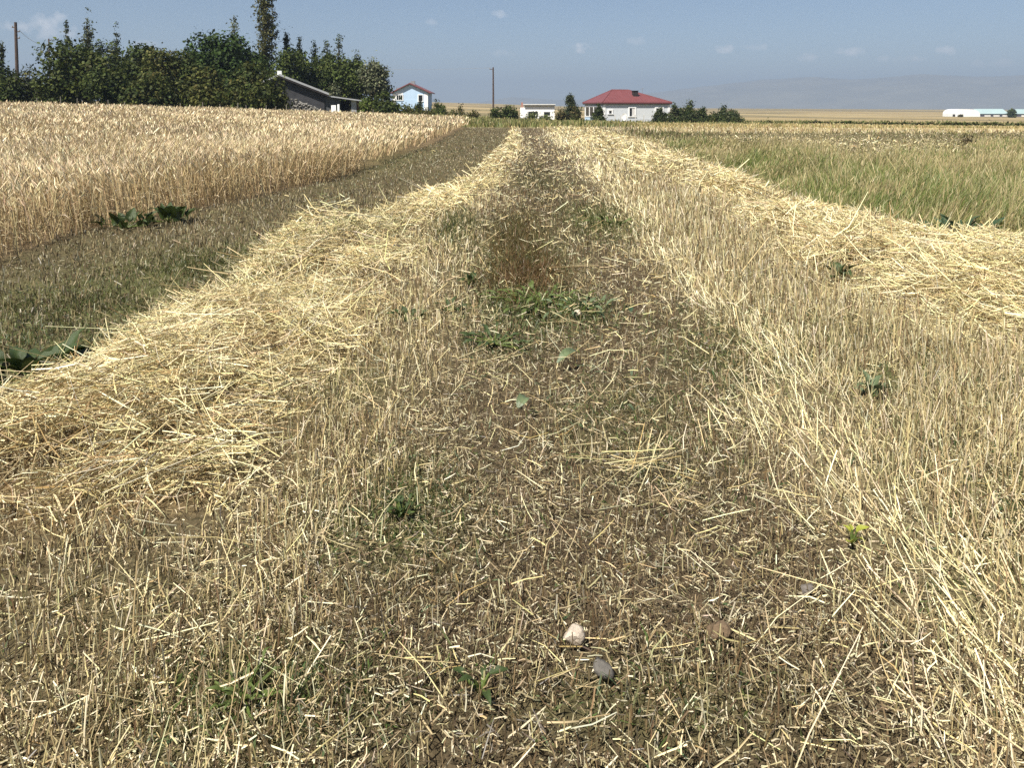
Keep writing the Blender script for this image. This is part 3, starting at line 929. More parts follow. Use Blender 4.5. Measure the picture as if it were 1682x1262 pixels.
def window(parent, x, z0, z1, w, y, frame=.14, mull=1, curtain=False, axis='x', out=-1, name='window'):
    """a framed window in a wall along local x at depth y, facing out*y; the panes sit back in the frame"""
    def B(x0, x1, y0, y1, a, b):
        m = MB()
        if axis == 'x': m.box(x0, x1, min(y0, y1), max(y0, y1), a, b)
        else: m.box(min(y0, y1), max(y0, y1), x0, x1, a, b)
        return m
    m = MB()
    for q in (B(x - w / 2 - frame, x - w / 2, y, y + out * .07, z0, z1), B(x + w / 2, x + w / 2 + frame, y, y + out * .07, z0, z1),
              B(x - w / 2 - frame, x + w / 2 + frame, y, y + out * .075, z1, z1 + frame), B(x - w / 2 - frame - .05, x + w / 2 + frame + .05, y, y + out * .11, z0 - .1, z0)):
        m.add(q.v, q.f)
    f = m.build(name, M_WHITE, parent)
    k = mull + 1
    for i in range(k):
        a = x - w / 2 + w * i / k + .025; b = x - w / 2 + w * (i + 1) / k - .025
        B(a, b, y, y + out * .02, z0 + .03, z1 - .03).build('pane', M_CURT if (curtain and i == 1) else M_GLASS, f)
    for i in range(1, k):
        c = x - w / 2 + w * i / k
        B(c - .025, c + .025, y, y + out * .045, z0, z1).build('mullion', M_WHITE, f)
    return f


# ------------------------------------------------------------------ the house with the red hipped roof
def red_house():
    Y = 112.0
    c = at(991, 204, Y); d_ = at(1103, 204, Y)
    th = math.radians(13)
    W = (d_[0] - c[0]) / math.cos(th) * 1.02; D = 8.6
    zb = zg(c[0], Y) - .25
    h = at(991, 169.5, Y)[2] - zb           # eaves height
    r = empty('house', (c[0], Y, zb), th, 'pale grey single storey house under a red hipped roof', 'house')
    # walls: the main body, a veranda cut into the left end
    MB().box(0, W, 0, D, 0, h).build('wall', M_GREYW, r)
    o = .28; pk = (at(1030, 147, Y + 4.5)[2] - zb)
    # hip roof, slightly overhanging, with a fascia
    x0, x1, y0, y1 = -o, W + o, -o, D + o
    rx0, rx1, ry = 2.9, W - 5.2, D / 2
    rx1 = max(rx1, rx0 + 2.6)
    vs = [(x0, y0, h), (x1, y0, h), (x1, y1, h), (x0, y1, h), (x0, y0, h + .16), (x1, y0, h + .16), (x1, y1, h + .16), (x0, y1, h + .16), (rx0, ry, pk), (rx1, ry, pk)]
    rf = MB().add(vs, [(0, 1, 5, 4), (1, 2, 6, 5), (2, 3, 7, 6), (3, 0, 4, 7), (4, 5, 9, 8), (5, 6, 9), (6, 7, 8, 9), (7, 4, 8)]).build('roof', M_ROOF, r)
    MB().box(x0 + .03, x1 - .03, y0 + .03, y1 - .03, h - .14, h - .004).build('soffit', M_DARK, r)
    # ridge and hip cappings, standing seams
    m = MB()
    for a, b in (((x0, y0, h + .17), (rx0, ry, pk)), ((x1, y0, h + .17), (rx1, ry, pk)), ((x0, y1, h + .17), (rx0, ry, pk)), ((rx0, ry, pk), (rx1, ry, pk))):
        m.tube([a, b], .07, 5)
    m.build('ridge_capping', M_ROOF, rf)
    m = MB(); k = 22
    for i in range(1, k):
        x = x0 + (x1 - x0) * i / k
        t = 1.0
        if x < rx0: t = (x - x0) / (rx0 - x0)
        elif x > rx1: t = (x1 - x) / (x1 - rx1)
        m.tube([(x, y0, h + .165), (x, y0 + (ry - y0) * t, h + .165 + (pk - h - .16) * t)], .022, 4)
    m.build('roof_seam', M_ROOF, rf)
    # black chimney and aerial on the roof
    cx = (1053 - 991) / (1103 - 991) * W
    zc = h + .9
    ch = MB().box(cx - .36, cx + .36, ry - 2.5, ry - 1.8, zc - .1, zc + .95).build('chimney', M_DARK, rf)
    MB().box(cx - .44, cx + .44, ry - 2.58, ry - 1.72, zc + .952, zc + 1.03).build('chimney_cap', M_DARK, rf)
    ax = (1075 - 991) / 112 * W
    MB().tube([(ax, ry, h + .8), (ax, ry, pk + .2)], .035, 5).tube([(ax - .25, ry, pk + .15), (ax + .3, ry, pk + .25)], .03, 4).build('aerial', M_METAL, rf)
    # front: corner boards, plinth line, windows
    MB().box(-.03, .32, -.05, 0, 0, h - .15).build('corner_board', M_WHITE, r)
    MB().box(W - .3, W + .03, -.05, 0, 0, h - .15).build('corner_board', M_WHITE, r)
    u = lambda px: (px - 991) / (1103 - 991) * W
    zz = lambda py: at(991, py, Y)[2] - zb
    window(r, u(1002.5), zz(186.5), zz(181.5), .42, 0, .2, 0)
    window(r, u(1039), zz(191), zz(177), .82, 0, .2, 1, True)
    window(r, u(1085), zz(193), zz(177.5), 1.0, 0, .2, 1)
    MB().box(.33, W - .31, -.03, 0, .02, .95).build('plinth', mat('plinth_grey', (.50, .53, .56), .8, .2, .1, 2), r)
    # left end: glazed veranda over a pale blue parapet
    MB().box(-.06, 0, .35, D - .3, .06, 1.15).build('parapet', M_BLUEW, r)
    MB().box(-.1, 0, .3, D - .25, 1.152, 1.24).build('parapet_sill', M_WHITE, r)
    for i in range(4):
        y0_ = .4 + i * (D - .9) / 4
        window(r, y0_ + (D - .9) / 8, 1.25, h - .5, (D - .9) / 4 - .22, 0, .1, 0, False, 'y', -1)
    # satellite dish on a bracket in front of the wall
    dx = u(1022); dz = zz(191.5)
    t = empty('satellite_dish', (0, 0, 0), 0, 'white satellite dish standing before the grey wall of the red roofed house', 'satellite dish')
    m = MB(); n = 16
    cen = Vector((0, .12, 0))
    vs = [cen] + [Vector((.42 * s * math.cos(a), -.10 * s * s + .12, .55 * s * math.sin(a))) for s in (.5, 1) for a in (2 * PI * k / n for k in range(n))]
    fs = [(0, 1 + (k + 1) % n, 1 + k) for k in range(n)] + [(1 + k, 1 + (k + 1) % n, 1 + n + (k + 1) % n, 1 + n + k) for k in range(n)]
    vs2 = [v + Vector((0, .03, 0)) for v in vs]; q = len(vs)
    m.add(vs + vs2, fs + [tuple(i + q for i in reversed(f)) for f in fs] + [(1 + n + k, 1 + n + (k + 1) % n, q + 1 + n + (k + 1) % n, q + 1 + n + k) for k in range(n)])
    m.build('dish', M_WHITE, t)
    MB().tube([(0, .15, 0), (0, .2, -.3), (0, .2, -dz - .1)], .035, 6).build('mast', M_METAL, t)
    MB().tube([(0, .1, -.35), (0, -.4, -.1)], .015, 4).build('feed_arm', M_METAL, t)
    p = Matrix.Rotation(th, 4, 'Z') @ Vector((dx, -.9, dz))
    t.location = (c[0] + p.x, Y + p.y, zb + p.z); t.rotation_euler = (0, 0, th - .3)
    # garden fence posts before the house
    first = None
    for px in (1010, 1020, 1029, 1044, 1058, 1070, 1081, 1093):
        q = at(px, 200, Y - 6)
        hh = random.uniform(1.15, 1.45)
        if first is None:
            first = MB().box(-.055, .055, -.055, .055, -.3, 1.3).add([(-.055, -.055, 1.3), (.055, -.055, 1.3), (.055, .055, 1.3), (-.055, .055, 1.3), (0, 0, 1.37)], [(0, 1, 4), (1, 2, 4), (2, 3, 4), (3, 0, 4)]).build('fence_post', M_POSTW)
            po = first
        else:
            po = first.copy(); COL.objects.link(po)
        po.location = (q[0], Y - 6, zg(q[0], Y - 6)); po.scale.z = hh / 1.3; po.rotation_euler = (random.uniform(-.05, .05), random.uniform(-.05, .05), 0)
        tag(po, 'slim pale garden fence post in front of the red roofed house', 'fence post', 'garden fence posts before the red roofed house')


red_house()


# ------------------------------------------------------------------ the small flat roofed hut
def hut():
    Y = 118.0
    a = at(861.5, 193, Y); b = at(911, 193, Y)
    W = b[0] - a[0]; zb = zg(a[0], Y) - .1
    h = at(880, 171.5, Y)[2] - zb
    r = empty('hut', (a[0], Y, zb), 0, 'small white flat roofed hut with two dark openings', 'hut')
    MB().box(0, W, 0, 4.2, 0, h - .18).build('wall', M_WHITE, r)
    MB().box(-.1, W + .06, -.32, 4.3, h - .176, h - .06).build('under_roof_band', M_DARK, r)  # dark band directly under the roof slab
    MB().box(-.16, W + .1, -.38, 4.36, h - .056, h + .06).build('roof', M_CREAM, r)
    MB().box(-.62, -.004, 1.0, 4.1, 0, h - .45).build('side_annex', M_WHITE, r)
    MB().box(-.5, -.2, 1.6, 1.95, h - .446, h + .35).build('chimney', mat('brick_chimney', (.30, .16, .13), .9, .1, .2, 6), r)
    sx = lambda px: (px - 861.5) / (911 - 861.5) * W
    zz = lambda py: at(880, py, Y)[2] - zb
    for (p0, p1, q0, q1, nm) in ((868, 881, 188.5, 183, 'window'), (880.6, 883.5, 192, 183, 'doorway'), (893.5, 903.5, 189.5, 183.6, 'window')):
        f = MB().box(sx(p0) - .08, sx(p1) + .08, -.03, 0, zz(q1), zz(q1) + .09).build(nm, M_WHITE, r)
        MB().box(sx(p0), sx(p1), -.012, 0, zz(q0), zz(q1) - .01).build('pane', M_GLASS, f)


hut()


# ------------------------------------------------------------------ the blue gabled house
def blue_house():
    Y = 150.0
    a = at(647, 185, Y); b = at(702.5, 185, Y)
    W = b[0] - a[0]; zb = min(zg(a[0], Y), 1.2) - .1
    he = at(672, 151, Y)[2] - zb; pk = at(672, 137.6, Y)[2] - zb
    r = empty('house', (a[0], Y, zb), 0, 'pale blue house with a dark red gable roof behind the bushes', 'house')
    mid = W * .48; D = 8.0
    MB().prism([(0, 0), (W, 0), (W, he), (mid, pk), (0, he)], 0, D).build('wall', M_BLUEW, r)
    o = .62; t = .2; s1 = (pk - he) / mid; s2 = (pk - he) / (W - mid)
    rf = MB().prism([(-o, he - o * s1 + .02), (mid, pk + .02), (W + o, he - o * s2 + .02), (W + o, he - o * s2 + .02 + t), (mid, pk + .02 + t), (-o, he - o * s1 + .02 + t)], -.5, D + .3).build('roof', M_ROOF2, r)
    MB().prism([(-o, he - o * s1 - .09), (mid, pk - .09), (W + o, he - o * s2 - .09), (W + o, he - o * s2 + .016), (mid, pk + .016), (-o, he - o * s1 + .016)], -.46, -.3).build('rake_board', M_DARK, r)
    MB().box(mid - .1, mid + .75, 1.5, 2.2, pk - .1, pk + .62).build('chimney', M_METAL, rf)
    MB().box(-.2, .3, 5.0, 5.5, he - .1, he + .95).build('chimney', M_METAL, rf)
    sx = lambda px: (px - 647) / (702.5 - 647) * W
    zz = lambda py: at(672, py, Y)[2] - zb
    window(r, sx(656.5), zz(164), zz(156), 1.15, 0, .15, 2, False)
    window(r, sx(691), zz(166), zz(156), .8, 0, .15, 0)
    for p0, p1 in ((645.5, 650.5), (697, 703)):
        MB().box(sx(p0), sx(p1), -.06, 0, 0, he - .35).build('corner_pillar', M_WHITE, r)
    MB().box(sx(651), sx(662), -.04, 0, zz(154), zz(152)).build('lintel', M_WHITE, r)


blue_house()


# ------------------------------------------------------------------ grey barn with lean-to and rubble wall
def barn():
    Y = 78.0
    a = at(463, 180, Y); e1 = at(532, 152, Y); e2 = at(590, 170, Y)
    x0 = at(440, 180, Y)[0]
    zb = zg(a[0], Y) - .2
    r = empty('barn', (a[0], Y, zb), math.radians(15), 'dark grey block barn with a long sloping sheet roof and low open lean-to', 'barn')
    X = lambda px: at(px, 180, Y)[0] - a[0]
    Z = lambda py: at(520, py, Y)[2] - zb
    top = Z(123); ze = Z(151); xr = X(461); xl = X(395); xe = X(531)
    # gable wall: peak at xr, falling to the right
    MB().prism([(xl, 0), (xe, 0), (xe, ze - .12), (xr, top - .12), (xl, Z(150))], 0, 12).build('wall', M_CONC, r)
    s = (top - ze) / (xe - xr); ov = .45
    rf = MB().prism([(xr, top - .11), (xe + ov, ze - .11 - ov * s), (xe + ov, ze - ov * s + .10), (xr, top + .10)], -.5, 12.3).build('roof', M_SHEET, r)
    MB().prism([(xr - .01, top - .11), (xr - .01, top + .10), (xl - .4, Z(153) + .1), (xl - .4, Z(153) - .11)], -.5, 12.3).build('roof', M_SHEET, r)
    MB().box(xr - .28, xr + .16, -.3, .3, top + .02, top + .42).build('ridge_vent', M_WHITE, rf)
    MB().prism([(xr, top - .28), (xe + ov, ze - .28 - ov * s), (xe + ov, ze - .115 - ov * s), (xr, top - .115)], -.46, -.34).build('fascia', M_DARK, r)
    # lean-to
    xb = X(589); zl0 = Z(156.5); zl1 = Z(164.5)
    MB().prism([(xe + .02, 0), (X(557), 0), (X(557), zl0 - .12 - (zl0 - zl1) * (X(557) - xe) / (xb - xe)), (xe + .02, zl0 - .12)], .15, 7).build('lean_to_wall', mat('lean_to_render', (.085, .09, .095), .9, .1, .2, 2), r)
    MB().prism([(xe + ov * .6, zl0 - .1), (xb + .25, zl1 - .1), (xb + .25, zl1 + .03), (xe + ov * .6, zl0 + .03)], -.35, 7.2).build('lean_to_roof', M_SHEET, r)
    MB().box(X(575), X(583.5), .1, .5, 0, zl1 + .05).build('gate_pier', mat('pale_block', (.42, .42, .43), .9, .1, .2, 3), r)
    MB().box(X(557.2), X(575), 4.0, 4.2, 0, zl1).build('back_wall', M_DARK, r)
    MB().box(X(583.6), X(589), .3, .45, 0, zl1 - .05).build('door', mat('rust_door', (.16, .09, .07), .9, .1, .3, 3), r)
    # two pale slabs leaning near the opening
    for px, w, t0, lab in ((548.5, .46, 172.5, 'broad white slab leaning beside the lean-to opening'), (556.5, .2, 171, 'narrow white slab leaning at the edge of the lean-to opening')):
        q = at(px, 180, Y - .8); hh = at(px, t0, Y - .8)[2] - zg(q[0], Y - .8)
        o = MB().box(-w / 2, w / 2, -.06, .06, 0, hh).add([(-w / 2 + .04, -.07, .1), (w / 2 - .04, -.07, .1), (w / 2 - .04, -.07, hh - .1), (-w / 2 + .04, -.07, hh - .1)], [(0, 1, 2, 3)]).build('slab', M_WHITE)
        o.location = (q[0], Y - .8, zg(q[0], Y - .8)); o.rotation_euler = (-.08, random.uniform(-.06, .06), 0)
        tag(o, lab, 'slab')
    # rubble wall running down in front of the gable: every stone its own piece
    rw = empty('rubble_wall', (at(480, 180, Y - 3)[0], Y - 3, zg(at(480, 180, Y - 3)[0], Y - 3)), 0, 'tumbled pale rubble stone wall sloping down before the barn', 'stone wall')
    ox = rw.location.x; oz = rw.location.z
    protos = []
    for k in range(5):
        me = rock_mesh('stone', 1.0, k + 20, 1)
        me.materials.append(M_STONE); protos.append(me)
    k = 0
    for i in range(28):
        px = 481 + i * 2.45
        x = at(px, 180, Y - 3)[0] - ox
        ztop = at(px, 160.5 + (px - 481) * .43, Y - 3)[2] - oz
        z = -.05
        while z < ztop - .1:
            o = bpy.data.objects.new('stone', protos[k % 5]); COL.objects.link(o); o.parent = rw; k += 1
            s_ = random.uniform(.10, .17)
            o.location = (x + random.uniform(-.1, .1), random.uniform(-.15, .15), z + s_ * .6)
            o.scale = (s_ * random.uniform(.9, 1.5), s_ * 1.2, s_ * random.uniform(.55, .9)); o.rotation_euler = (random.uniform(-.3, .3), random.uniform(-.3, .3), random.uniform(0, 6))
            z += s_ * 1.25


def rock_mesh(name, rad, seed, sub=2, flat=.7):
    import bmesh
    bm = bmesh.new(); bmesh.ops.create_icosphere(bm, subdivisions=sub, radius=rad)
    R = np.random.default_rng(seed)
    cuts = [(Vector(R.normal(size=3)).normalized(), R.uniform(.55, .9)) for _ in range(9)]
    for v in bm.verts:
        for n, dd in cuts:
            t = v.co.dot(n) - dd * rad
            if t > 0: v.co -= n * t * .9
        v.co *= 1 + R.normal(0, .025)
    me = bpy.data.meshes.new(name); bm.to_mesh(me); bm.free()
    return me


barn()


# ------------------------------------------------------------------ poles and the wires between them
def pole(px, ptop, Y, r0, label, arms):
    q = at(px, ptop, Y)
    zb = zg(q[0], Y) - .3; h = q[2] - zb
    t = empty('utility_pole', (q[0], Y, zb), 0, label, 'utility pole', 'wooden utility poles along the plain')
    MB().tube([(0, 0, 0), (.02, 0, h * .5), (0, 0, h)], [r0, r0 * .85, r0 * .68], 9).build('post', M_WOOD, t)
    for (dz, l, s) in arms:
        a = MB().box(min(0, l), max(0, l), -.05, .05, h - dz - .045, h - dz + .045).build('bracket', M_WOOD, t)
        MB().tube([(l, 0, h - dz), (l, 0, h - dz + .09), (l, 0, h - dz + .2)], [.05, .075, .035], 7).build('insulator', M_METAL, a)
    return Vector((q[0], Y, q[2]))


p1 = pole(25.5, 36, 82, .20, 'thick brown utility pole rising near the left border of the picture', [(.55, -.35, 1), (1.0, .38, 1), (1.7, .36, 1)])
p2 = pole(80, 63, 108, .13, 'slim dark utility pole just left of the tall pine', [(.25, .3, 1), (.95, -.32, 1)])
p3 = pole(302, 88, 132, .12, 'short pole top peeking out between the broadleaf crowns', [(.3, .3, 1)])
p4 = pole(810, 110, 120, .16, 'lone dark utility pole standing left of the white hut', [(.3, -.55, 1)])


def wire(a, b, sag, label):
    pts = [a.lerp(b, k / 14) - Vector((0, 0, sag * 4 * (k / 14) * (1 - k / 14))) for k in range(15)]
    o = MB().tube(pts, .018, 4, False).build('power_line', M_METAL)
    tag(o, label, 'power line', 'power lines')


wire(p1 + Vector((.38, 0, -.85)), p2 + Vector((-.32, 0, -.75)), .5, 'thin wire strung between the two left utility poles')
wire(p2 + Vector((.3, 0, -.05)), p3 + Vector((.3, 0, -.1)), .8, 'thin wire running from the slim pole behind the trees')
wire(p3 + Vector((.3, 0, -.1)), p4 + Vector((-.55, 0, -.1)), 1.1, 'thin wire reaching the lone pole by the hut')


# ------------------------------------------------------------------ far farm on the right
def far_farm():
    Y = 400.0
    def P(px, py): return at(px, py, Y)
    a = P(1564, 193); b = P(1610, 193); zb = zg((a[0] + b[0]) / 2, Y)
    W = b[0] - a[0]; H = P(1580, 178.5)[2] - zb
    t = empty('greenhouse', (a[0], Y, zb), 0, 'white plastic tunnel greenhouse far off on the plain', 'greenhouse')
    m = MB(); n = 14; rows = []
    for j, y in enumerate((0, 1.0, 9)):
        k = 1.0
        rows.append([(W / 2 - W / 2 * math.copysign(abs(math.cos(q)) ** .55, math.cos(q)), y, H * math.sin(q) ** .6 * k * (1 - .25 * (i / n) ** 3)) for i, q in ((i, PI * i / n) for i in range(n + 1))])
    vs = [v for r in rows for v in r]
    fs = [(j * (n + 1) + i, j * (n + 1) + i + 1, (j + 1) * (n + 1) + i + 1, (j + 1) * (n + 1) + i) for j in range(2) for i in range(n)]
    fs += [tuple(range(n, -1, -1)), tuple(range(2 * (n + 1), 3 * (n + 1)))]
    m.add(vs, fs).build('cover', M_TUNNEL, t)
    for i in range(1, 6):
        x = W * i / 6
        MB().box(x - .05, x + .05, -.08, -.002, 0, H * .86).build('hoop', mat('hoop_white', (.7, .7, .7)) if i == 1 else bpy.data.materials['hoop_white'], t)
    MB().box(.2, 1.5, -.1, -.003, 0, 1.3).build('door', M_DARK, t)
    # long sheds
    for (p0, p1_, ztop, zlow, yy, lab) in ((1608, 1657, 179, 191.5, Y + 6, 'long low shed with a pale green roof beside the white greenhouse'),
                                          (1668, 1720, 179.5, 192, Y + 10, 'long low shed with a pale green roof at the right border')):
        a = at(p0, zlow, yy); b = at(p1_, zlow, yy); zb = zg(a[0], yy) - .2
        W = b[0] - a[0]; he = at(p0, 187, yy)[2] - zb; pk = at(p0, ztop, yy + 5)[2] - zb
        s = empty('shed', (a[0], yy, zb), 0, lab, 'shed', 'long farm sheds on the plain')
        MB().box(.3, W - .3, .4, 10, 0, he).build('wall', mat('shed_wall', (.10, .10, .12), .8, .2, .2, .5), s)
        MB().add([(0, 0, he), (W, 0, he), (W, 5.2, pk), (0, 5.2, pk), (0, 10.4, he), (W, 10.4, he), (0, 0, he + .15), (W, 0, he + .15), (W, 5.2, pk + .15), (0, 5.2, pk + .15), (0, 10.4, he + .15), (W, 10.4, he + .15)],
                 [(0, 3, 2, 1), (3, 4, 5, 2), (6, 7, 8, 9), (9, 8, 11, 10), (0, 1, 7, 6), (4, 10, 11, 5), (0, 6, 9, 3), (3, 9, 10, 4), (1, 2, 8, 7), (2, 5, 11, 8)]).build('roof', M_CYAN, s)
        for i in range(3):
            x = W * (.2 + .3 * i)
            MB().box(x, x + 3.2, .34, .398, .3, he * .62).build('gate_panel', M_CREAM, s)


far_farm()

# ------------------------------------------------------------------ trees and bushes
PAL_DARK = [(.040, .058, .018), (.052, .072, .020), (.030, .045, .015), (.066, .082, .026)]
PAL_OLIVE = [(.060, .072, .022), (.078, .088, .028), (.045, .058, .018), (.095, .095, .035)]
PAL_PINE = [(.045, .062, .036), (.060, .075, .045), (.034, .048, .028), (.075, .085, .055)]
PAL_GREY = [(.105, .12, .085), (.135, .15, .115), (.07, .085, .055), (.17, .18, .145)]
PAL_FRESH = [(.075, .105, .028), (.095, .125, .034), (.058, .080, .022)]
PAL_BROWN = [(.10, .085, .045), (.075, .07, .035), (.13, .105, .055), (.055, .06, .025)]


def leaf_quads(P, nrm, size, C, elong=1.5, up=0.0):
    n = len(P)
    D = unit(rng.normal(size=(n, 3)) + np.array([0, 0, up]))
    N = unit(nrm + rng.normal(0, .55, (n, 3)))
    S = unit(np.cross(D, N))
    D = np.cross(N, S)
    h = (size * .5)[:, None]; w = (size * .5 / elong)[:, None]
    V = np.stack([P - D * h, P + S * w + N * w * .3, P + D * h, P - S * w + N * w * .3], 1)
    F = np.arange(n * 4).reshape(n, 4)
    return V.reshape(-1, 3), F, C


def crown_points(lobes, ncl, per, spread, pw=.6):
    """leaf clusters on and inside ellipsoid lobes: (cx, cy, cz, rx, ry, rz)"""
    lo = np.array(lobes, dtype=float)
    w = (lo[:, 3] * lo[:, 5]) ** pw
    k = rng.choice(len(lo), ncl, p=w / w.sum())
    u = unit(rng.normal(size=(ncl, 3)))
    r = .55 + .5 * rng.random(ncl) ** .6
    r += .10 * rng.normal(size=ncl)
    C = lo[k, :3] + u * lo[k, 3:] * r[:, None]
    cs = spread * rng.uniform(.5, 1.4, ncl)
    P = np.repeat(C, per, 0) + rng.normal(size=(ncl * per, 3)) * np.repeat(cs, per)[:, None] * np.array([1, 1, .75])
    N = np.repeat(unit(u + np.array([0, 0, .35])), per, 0)
    return P, N, k


def make_tree(name, label, cat, px, py_top, Y, hw, kind, pal, leaf=.2, dens=1.0, group=None, base_py=None, trunk=True):
    top = at(px, py_top, Y)
    x = top[0]; zb = zg(x, Y) - .05
    H = max(top[2] - zb, .12)
    slant = Y / math.cos(PITCH) * 1.0
    R = hw / FPX * (Y * math.cos(PITCH) + .5)
    t = empty(name, (x, Y, zb), 0, label, cat, group)
    lobes = []; up = 0; spread = .22 * max(.6, min(R, 2.0)) ** .6
    limbs = MB()
    if kind == 'broad':
        n = 14
        for i in range(n):
            a = rng.uniform(0, 2 * PI); q = rng.uniform(.2, .8)
            zc = H * rng.uniform(.28, .84); rr = R * (.34 + .22 * rng.random())
            hor = R * .62 * math.sqrt(max(0, 1 - ((zc / H - .45) / .6) ** 2))
            lobes.append((hor * math.cos(a), hor * math.sin(a), zc, rr, rr, rr * .8 * min(1.3, H / (2 * R) + .3)))
        lobes.append((0, 0, H * .86, R * .36, R * .36, H * .14)); lobes.append((rng.uniform(-.3, .3) * R, 0, H * .62, R * .55, R * .55, H * .25))
    elif kind == 'bush':
        for i in range(8):
            a = rng.uniform(0, 2 * PI)
            zc = H * rng.uniform(.2, .7); hor = R * rng.uniform(.2, .68)
            rr = R * rng.uniform(.3, .48)
            lobes.append((hor * math.cos(a), hor * math.sin(a), zc, rr, rr, H * rng.uniform(.2, .32)))
        lobes.append((0, 0, H * .74, R * .42, R * .42, H * .26)); lobes.append((0, 0, H * .3, R * .8, R * .8, H * .32))
    elif kind == 'leaders':       # many steep leading shoots, as young poplars and pines have
        m = max(4, int(R * 3.2)); up = .6
        for i in range(m):
            a = rng.uniform(0, 2 * PI); q = R * math.sqrt(rng.random()) * .82
            hh = H * (1 - .55 * (q / R) ** 1.3) * rng.uniform(.88, 1.0) if i else H
            q = q if i else 0
            for j in range(8):
                f_ = j / 7
                zc = hh * (.22 + .74 * f_); rr = min(R * .6, 1.25) * (1 - f_) ** .85 + .05
                b_ = rng.uniform(0, 2 * PI); o_ = rr * .35
                lobes.append((q * math.cos(a) + o_ * math.cos(b_), q * math.sin(a) + o_ * math.sin(b_), zc, rr * .85, rr * .85, hh * .075))
            limbs.tube([(0, 0, .1), (q * math.cos(a) * .7, q * math.sin(a) * .7, hh * .3), (q * math.cos(a), q * math.sin(a), hh * .93)], [.08, .05, .012], 5)
        lobes.append((0, 0, H * .25, R * .8, R * .8, H * .22))
    elif kind == 'conifer':
        up = .3
        k = max(6, int(H * 2.2))
        for i in range(k):
            f = (i + .4) / k; zc = H * (.10 + .88 * f)
            rr = R * (1 - f) ** .85 * rng.uniform(.8, 1.15) + .06
            for j in range(4):
                a = rng.uniform(0, 2 * PI)
                lobes.append((rr * .58 * math.cos(a), rr * .58 * math.sin(a), zc, rr * .5 + .05, rr * .5 + .05, H / k * .5))
        spread *= .8
    elif kind == 'column':
        up = 1.0
        k = 16
        for i in range(k):
            f = i / (k - 1); zc = H * (.10 + .87 * f)
            rr = R * (.55 + .5 * math.sin(PI * min(1, f * .8 + .18))) * rng.uniform(.85, 1.1) * (1 - max(0, f - .8) * 3.5)
            for j in range(3):
                a = rng.uniform(0, 2 * PI)
                lobes.append((rr * .35 * math.cos(a), rr * .35 * math.sin(a), zc, rr * .62, rr * .62, H / k * .95))
    vol = sum(l[3] * l[5] for l in lobes)
    px_area = (2 * R * H)
    ncl = int(max(24, min(760, px_area * 22 * dens * (1.35 if kind == 'leaders' else 1))))
    per = 8
    P, N, k = crown_points(lobes, ncl, per, spread * (.7 if kind == 'leaders' else 1), .5 if kind == 'leaders' else .6)
    ok = P[:, 2] > .05
    P, N = P[ok], N[ok]
    n = len(P)
    C = np.repeat(colours(ncl, pal, .18), per, 0)[ok] * np.array([.95, .92, .66]) * (1 + rng.normal(0, .12, (n, 1)))
    V, F, C = leaf_quads(P, N, leaf * 1.5 * rng.uniform(.5, 1.4, n), np.clip(C, .005, .6), 1.5 if kind not in ('leaders', 'conifer', 'column') else 2.2, up)
    mesh_np('crown', V, F, C, M_LEAF, t)
    rt = max(.05, min(.22, H * .018))
    limbs.tube([(0, 0, -.1), (.05, .02, H * .25), (.0, .0, H * .6), (0, 0, H * .86)], [rt * 1.2, rt, rt * .6, rt * .2], 7)
    if kind in ('broad', 'bush'):
        for l in lobes[:7]:
            limbs.tube([(0, 0, H * .12), (l[0] * .5, l[1] * .5, l[2] * .6), (l[0], l[1], l[2])], [rt * .6, rt * .4, rt * .12], 5)
    limbs.build('trunk', M_BARK, t)
    return t


T = make_tree
# the row of trees behind the wheat, from left to right
T('tree', 'dark tree cut off by the left border of the picture', 'tree', 2, 70, 74, 24, 'leaders', PAL_PINE, .2)
T('shrub', 'grey green shrub right of the thick utility pole at the wheat', 'shrub', 48, 103, 73, 34, 'leaders', PAL_OLIVE + PAL_PINE, .18)
T('shrub', 'low dark shrub at the foot of the thick utility pole', 'shrub', 14, 118, 71, 30, 'bush', PAL_DARK, .2)
T('pine_tree', 'tall grey green pine with several leaders, highest left of the poplar', 'tree', 143, 19, 86, 48, 'leaders', PAL_PINE + [(.10, .115, .085)], .21, 1.3)
T('pine_tree', 'narrow pine with bare tips right of the tallest pine', 'tree', 191, 42, 90, 17, 'leaders', PAL_PINE, .2)
T('pine_tree', 'small dark pine left of the tallest pine', 'tree', 109, 38, 89, 14, 'leaders', PAL_PINE, .2)
T('broadleaf_tree', 'broad rounded dark tree in front of the tallest pine', 'tree', 140, 76, 72, 64, 'broad', PAL_DARK + [PAL_OLIVE[1]], .22, 1.2)
T('broadleaf_tree', 'dark tree with an uneven top right of the pines', 'tree', 226, 72, 78, 36, 'broad', PAL_DARK, .21, 1.1)
T('broadleaf_tree', 'olive tree with a flat top left of the big leafed tree', 'tree', 276, 82, 75, 42, 'broad', PAL_OLIVE, .2, 1.1)
T('shrub', 'dense low shrub behind the wheat below the flat topped olive tree', 'shrub', 245, 118, 70, 50, 'bush', PAL_DARK + PAL_OLIVE, .2, 1.1)
T('broadleaf_tree', 'big leafed dark green tree left of the poplar', 'tree', 352, 56, 80, 46, 'broad', [(.034, .062, .018), (.046, .080, .022), (.026, .045, .014)], .26, 1.2)
T('poplar_tree', 'pale grey green poplar peeking out behind the big leafed tree', 'tree', 385, 26, 104, 21, 'leaders', [(.12, .14, .10), (.15, .17, .125), (.09, .11, .07)], .22)
T('broadleaf_tree', 'dark green tree filling the gap below the pale poplar', 'tree', 396, 64, 82, 36, 'broad', [(.038, .065, .018), (.05, .078, .022), (.028, .045, .014)], .24, 1.1)
